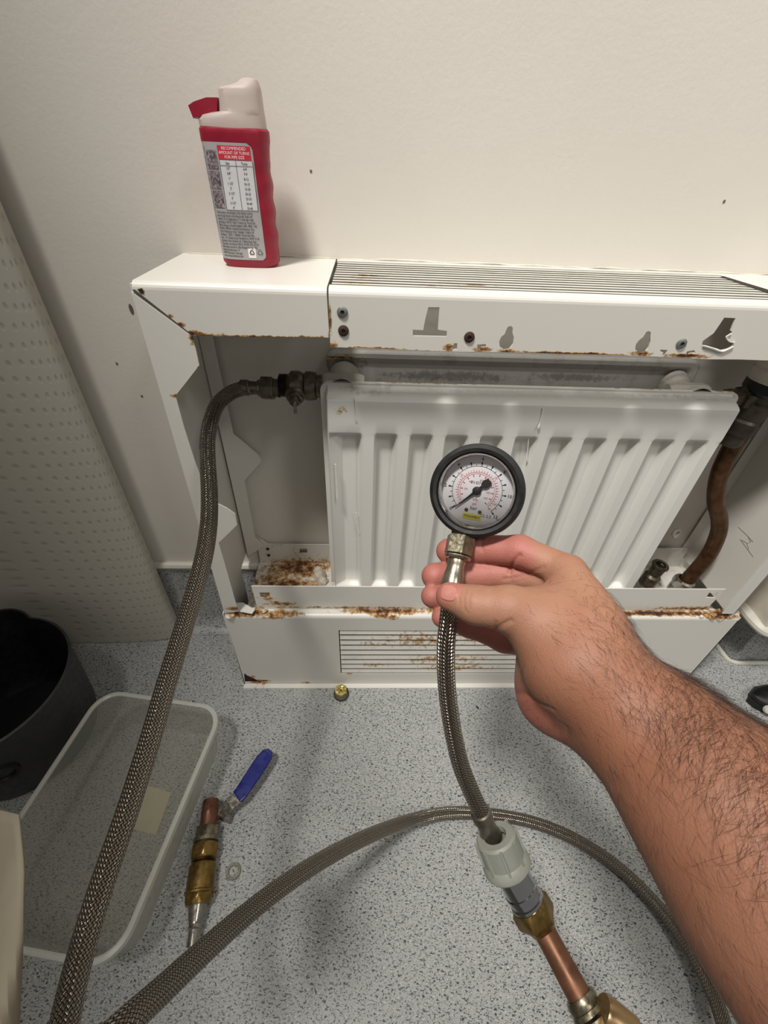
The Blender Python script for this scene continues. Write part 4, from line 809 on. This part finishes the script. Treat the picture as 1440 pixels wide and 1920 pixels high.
arm = [(J(1115, 1265, .246, 92), J(1240, 1395, .226, 124)), (J(1240, 1395, .226, 124), J(1352, 1515, .202, 164)), (J(1352, 1515, .202, 164), J(1480, 1665, .180, 206)), (J(1480, 1665, .180, 206), J(1640, 1850, .158, 240)), (J(1640, 1850, .158, 240), J(1850, 2080, .14, 270))]
allj = [j for f_ in fingers for j in f_]+thumb+[j for c_ in palm+arm for j in c_]
lo = np.min([j[0]-j[1] for j in allj], 0)-.004; hi = np.max([j[0]+j[1] for j in allj], 0)+.004
VX = .0013; dims = np.ceil((hi-lo)/VX).astype(int)+1
print('hand grid', dims)
def caps(D, a, b, k, pad=.016):
    """smooth-union capsule (a->b) into field D"""
    pa, ra = a; pb, rb = b; mn = np.minimum(pa-ra, pb-rb)-pad; mx_ = np.maximum(pa+ra, pb+rb)+pad
    i0 = np.clip(((mn-lo)/VX).astype(int), 0, dims-1); i1 = np.clip(((mx_-lo)/VX).astype(int)+2, 1, dims)
    gx = (lo[0]+VX*np.arange(i0[0], i1[0]))[:, None, None]; gy = (lo[1]+VX*np.arange(i0[1], i1[1]))[None, :, None]; gz = (lo[2]+VX*np.arange(i0[2], i1[2]))[None, None, :]
    ab = pb-pa; t_ = np.clip(((gx-pa[0])*ab[0]+(gy-pa[1])*ab[1]+(gz-pa[2])*ab[2])/ab.dot(ab), 0, 1)
    d = np.sqrt((gx-pa[0]-t_*ab[0])**2+(gy-pa[1]-t_*ab[1])**2+(gz-pa[2]-t_*ab[2])**2)-(ra+(rb-ra)*t_)
    sl = tuple(slice(i0[q], i1[q]) for q in range(3)); cur = D[sl]
    h = np.clip(.5+.5*(cur-d)/k, 0, 1); D[sl] = np.minimum(cur*(1-h)+d*h-k*h*(1-h), np.minimum(cur, d)); return sl
F0 = np.full(dims, .03, np.float32)
for a, b in palm+arm: caps(F0, a, b, .010)
caps(F0, thumb[0], thumb[1], .012)
for a, b in zip(thumb[1:-1], thumb[2:]): caps(F0, a, b, .004)
RES = F0.copy()
for f_ in fingers:
    Fi = np.full(dims, .03, np.float32)
    for a, b in zip(f_[:-1], f_[1:]): caps(Fi, a, b, .004)
    h = np.clip(.5+.5*(F0-Fi)/.005, 0, 1); m_ = F0*(1-h)+Fi*h-.005*h*(1-h); m_ = np.where(np.abs(F0-Fi) < .02, m_, np.minimum(F0, Fi))
    g_ = .0008; h = np.clip(.5+.5*(RES-m_)/g_, 0, 1); RES = np.minimum(RES, m_)
del F0, Fi, m_, h
def surface_nets(D):
    s_ = D < 0; nx, ny, nz = D.shape
    corners = [(i, j, k) for i in (0, 1) for j in (0, 1) for k in (0, 1)]
    cs_ = sum(s_[i:nx-1+i, j:ny-1+j, k:nz-1+k].astype(np.int8) for i, j, k in corners)
    act = (cs_ > 0) & (cs_ < 8); idx = np.argwhere(act); vid = np.full(act.shape, -1, np.int32); vid[act] = np.arange(len(idx))
    acc = np.zeros((len(idx), 3)); cnt = np.zeros(len(idx))
    val = {c: D[idx[:, 0]+c[0], idx[:, 1]+c[1], idx[:, 2]+c[2]] for c in corners}
    for c in corners:
        for ax_ in range(3):
            if c[ax_] == 0:
                e = list(c); e[ax_] = 1; e = tuple(e); a, b = val[c], val[e]; m = (a < 0) != (b < 0); t_ = np.where(m, a/np.where(m, a-b, 1), 0)
                p = np.array(c, float)[None, :].repeat(len(idx), 0); p[:, ax_] += t_; acc[m] += p[m]; cnt[m] += 1
    V = lo+VX*(idx+acc/cnt[:, None]); Q = []
    for ax_ in range(3):
        u_, v_ = (ax_+1) % 3, (ax_+2) % 3; sl0 = [slice(None)]*3; sl1 = [slice(None)]*3; sl0[ax_] = slice(0, -1); sl1[ax_] = slice(1, None)
        A_, B_ = s_[tuple(sl0)], s_[tuple(sl1)]; e = np.argwhere(A_ != B_); e = e[(e[:, u_] > 0) & (e[:, v_] > 0) & (e[:, u_] < D.shape[u_]-1) & (e[:, v_] < D.shape[v_]-1)]
        def g_(du, dv): q = e.copy(); q[:, u_] -= du; q[:, v_] -= dv; return vid[q[:, 0], q[:, 1], q[:, 2]]
        quad = np.stack([g_(0, 0), g_(1, 0), g_(1, 1), g_(0, 1)], 1); fl__ = A_[e[:, 0], e[:, 1], e[:, 2]]; quad[~fl__] = quad[~fl__][:, ::-1]; Q.append(quad)
    Q = np.concatenate(Q); return V, Q[(Q >= 0).all(1)]
V, Q = surface_nets(RES); del RES
# light smoothing
for _ in range(3):
    acc = np.zeros_like(V); cnt = np.zeros(len(V))
    for a in range(4):
        i_, j_ = Q[:, a], Q[:, (a+1) % 4]; np.add.at(acc, i_, V[j_]); np.add.at(acc, j_, V[i_]); np.add.at(cnt, i_, 1); np.add.at(cnt, j_, 1)
    V = V*.5+.5*acc/np.maximum(cnt, 1)[:, None]
bvh = BVHTree.FromPolygons([Vector(v) for v in V], [tuple(q) for q in Q.tolist()])
def hit(x, y):
    d = ray(x, y).normalized(); r_ = bvh.ray_cast(CAM, d); return (r_[0], r_[1]) if r_[0] is not None else (None, None)
# skin creases: push the surface in along short lines
creases = [([(955, 1074), (958, 1062), (966, 1050), (976, 1040)], .0016, .0012), ([(925, 1183), (932, 1178), (946, 1170), (960, 1163)], .0012, .0014), ([(866, 1105), (861, 1120), (862, 1135)], .0005, .001), ([(874, 1106), (869, 1122), (870, 1138), (876, 1150)], .0005, .001),
           ([(882, 1110), (878, 1126), (880, 1144)], .0004, .001), ([(945, 1086), (975, 1082), (1005, 1070), (1022, 1062)], .0007, .0012), ([(960, 1092), (985, 1086), (1008, 1076)], .0005, .001), ([(968, 1300), (985, 1302), (1010, 1318), (1040, 1332)], .0008, .0018),
           ([(905, 1004), (903, 1018), (904, 1034)], .0006, .001), ([(912, 1060), (917, 1075), (915, 1092)], .0005, .001), ([(1060, 1395), (1065, 1380), (1062, 1360)], .0005, .0015), ([(928, 1190), (926, 1176), (930, 1166)], .0008, .0012)]
disp = np.zeros(len(V)); crease_pts = []
for pts_, dp, sg in creases:
    P_ = []
    for (xa, ya_), (xb, yb) in zip(pts_[:-1], pts_[1:]):
        for k in range(8):
            h_, _n = hit(xa+(xb-xa)*k/8, ya_+(yb-ya_)*k/8)
            if h_: P_.append(h_)
    if not P_: continue
    P_ = np.array(P_); box = (V > P_.min(0)-4*sg).all(1) & (V < P_.max(0)+4*sg).all(1); ii = np.where(box)[0]
    dd = np.sqrt(((V[ii][:, None, :]-P_[None])**2).sum(2)).min(1); disp[ii] = np.maximum(disp[ii], dp*np.exp(-(dd/sg)**2))
fn_ = np.cross(V[Q[:, 2]]-V[Q[:, 0]], V[Q[:, 3]]-V[Q[:, 1]]); vn_ = np.zeros_like(V)
for a in range(4): np.add.at(vn_, Q[:, a], fn_)
vn_ /= np.linalg.norm(vn_, axis=1)[:, None]+1e-12
ctr_ = V.mean(0)
# orientation check
tst = bvh.ray_cast(CAM, ray(1240, 1400).normalized())
k_ = int(np.argmin(((V-np.array(tst[0]))**2).sum(1)))
if np.dot(vn_[k_], np.array(ray(1240, 1400))) > 0: vn_ = -vn_; Q = Q[:, ::-1]
V = V-vn_*disp[:, None]
me = bpy.data.meshes.new('person'); base = Vector(PD(1240, 1400, .226)); me.vertices.add(len(V)); me.vertices.foreach_set('co', (V-np.array(base)).astype(np.float32).ravel())
me.loops.add(Q.size); me.loops.foreach_set('vertex_index', Q.astype(np.int32).ravel()); me.polygons.add(len(Q)); me.polygons.foreach_set('loop_start', np.arange(0, Q.size, 4, dtype=np.int32)); me.polygons.foreach_set('loop_total', np.full(len(Q), 4, np.int32))
me.update(calc_edges=True); me.polygons.foreach_set('use_smooth', np.ones(len(Q), bool))
t = NT('skin')
n1 = t.noise(14, 4, .6); n2 = t.noise(55, 4, .6); n3 = t.voro(900)
base_c = t.mix(t.rng(n1, .35, .7), srgb(170, 125, 101), srgb(152, 105, 81)); base_c = t.mix(t.rng(n2, .5, .8, 0, .3), base_c, srgb(164, 100, 82))
# fingertips and palm side redder
pk = None
for (x, y, d_, r_) in ((812, 1080, .314, .026), (811, 1118, .312, .022), (841, 1033, .311, .024), (829, 1157, .308, .022), (905, 1035, .31, .030), (950, 1040, .30, .026), (920, 1200, .305, .032), (835, 1105, .27, .014), (1020, 1345, .262, .030)):
    c = PD(x, y, d_); v_ = t.mapv(t.pos(), loc=tuple(-c[i]/r_ for i in range(3)), scale=(1/r_,)*3); g_ = t.n.new('ShaderNodeTexGradient'); g_.gradient_type = 'SPHERICAL'; t.lk(v_, g_.inputs[0]); pk = g_.outputs['Fac'] if pk is None else t.math('MAXIMUM', pk, g_.outputs['Fac'])
base_c = t.mix(t.rng(pk, 0, .5, 0, .85), base_c, srgb(178, 108, 98))
c = PD(1440, 1650, .19); v_ = t.mapv(t.pos(), loc=tuple(-c[i]/.17 for i in range(3)), scale=(1/.17,)*3); g_ = t.n.new('ShaderNodeTexGradient'); g_.gradient_type = 'SPHERICAL'; t.lk(v_, g_.inputs[0])
base_c = t.mix(t.rng(g_.outputs['Fac'], 0, .6, 0, .6), base_c, srgb(146, 94, 70))
t.set(col=base_c, rough=.58, sss=.10); t.b.inputs['Subsurface Radius'].default_value = (.008, .003, .0015); t.b.inputs['Subsurface Scale'].default_value = .6
t.bump(t.math('ADD', t.math('MULTIPLY', n3, .5), t.math('MULTIPLY', t.noise(240, 4, .65), .9)), .32, .0007)
me.materials.append(t.m); person = bpy.data.objects.new('person', me); person.location = base; COL.objects.link(person)
tag(person, 'bare hairy right forearm and hand reaching in from the right, holding the gauge hose', 'person')
# thumbnail
mb = MB()
cxn, cyn = 842, 1112
def nail(u, v):
    a = u*2-1; b = v*2-1; q = math.sqrt(max(0, 1-a*a*.5)); r2 = math.sqrt(max(0, 1-b*b*.5)); xx = cxn+(a*r2*17)*math.cos(.25)-(b*q*17)*math.sin(.25); yy = cyn+(a*r2*17)*math.sin(.25)+(b*q*17)*math.cos(.25)
    h_, n_ = hit(xx, yy)
    if h_ is None: h_, n_ = hit(cxn, cyn)
    if n_.dot(ray(xx, yy)) > 0: n_ = -n_
    return h_+n_*(.0006 if max(abs(a), abs(b)) < .95 else -.0003)
mb.grid(12, 10, nail); no = mb.build('thumbnail', simple('nail', (188, 126, 114), .3, var=.04, bump=0), person)
# hair
bvh2 = BVHTree.FromPolygons([Vector(v) for v in V], [tuple(q) for q in Q.tolist()])
hv = []; hf_ = []; FWn = np.array(FW); facing = (vn_ @ FWn) < .35
vdir = (np.array(PD(1480, 1700, .19))-np.array(PD(1110, 1250, .246))); vdir /= np.linalg.norm(vdir)
s_along = (V-np.array(PD(1110, 1250, .246))) @ vdir
side = (V-np.array(PD(1110, 1250, .246))) @ np.array(px_)
okv = np.where(facing & (s_along > -.052))[0]
prob = np.clip(.12+(s_along[okv]+.03)*14, .05, 1)*np.clip(.30+side[okv]*26+s_along[okv]*5, .06, 1)
prob /= prob.sum(); NH = 15000; pick = rng.choice(okv, NH, p=prob); flow0 = vdir*.75-np.array(px_)*.55
for vi in pick:
    p = V[vi].copy(); n_ = vn_[vi]; L_ = rng.uniform(.008, .021)*(.7 if s_along[vi] < .02 else 1.0); ph = math.sin(p[0]*55+p[2]*40)*.7+rng.normal(0, .35)
    f_ = flow0*(1 if s_along[vi] > .0 else .8); f_ = f_-n_*f_.dot(n_); f_ /= np.linalg.norm(f_)+1e-9; sd2 = np.cross(n_, f_); d = f_*math.cos(ph)+sd2*math.sin(ph); curl = rng.normal(0, .9); lift = rng.uniform(.15, .55); segs = 6; pts = [p-n_*.0004]; q = p.copy()
    for k in range(segs):
        tt = (k+1)/segs; d2 = d*math.cos(curl*tt)+np.cross(n_, d)*math.sin(curl*tt); q = q+(d2+n_*(lift*(1-1.2*tt)))*L_/segs
        if k > 1:
            pass
        pts.append(q.copy())
    o_ = len(hv); r0 = .000048
    for k, q in enumerate(pts):
        r_ = r0*(1-.75*k/segs); a_ = n_; b_ = np.cross(d, n_)
        for w2 in ((0, 1), (.87, -.5), (-.87, -.5)): hv.append(tuple(q+(a_*w2[1]+b_*w2[0])*r_))
    for k in range(segs):
        for m in range(3): hf_.append((o_+3*k+m, o_+3*k+(m+1) % 3, o_+3*k+3+(m+1) % 3, o_+3*k+3+m))
mh = bpy.data.meshes.new('arm_hair'); mh.from_pydata([tuple(Vector(v)-base) for v in hv], [], hf_); mh.materials.append(simple('hair', (58, 38, 26), .5, var=.2, bump=0)); ho = bpy.data.objects.new('arm_hair', mh); COL.objects.link(ho); ho.parent = person; ho['kind'] = 'stuff'
print('verts', len(V), 'hairs', NH)
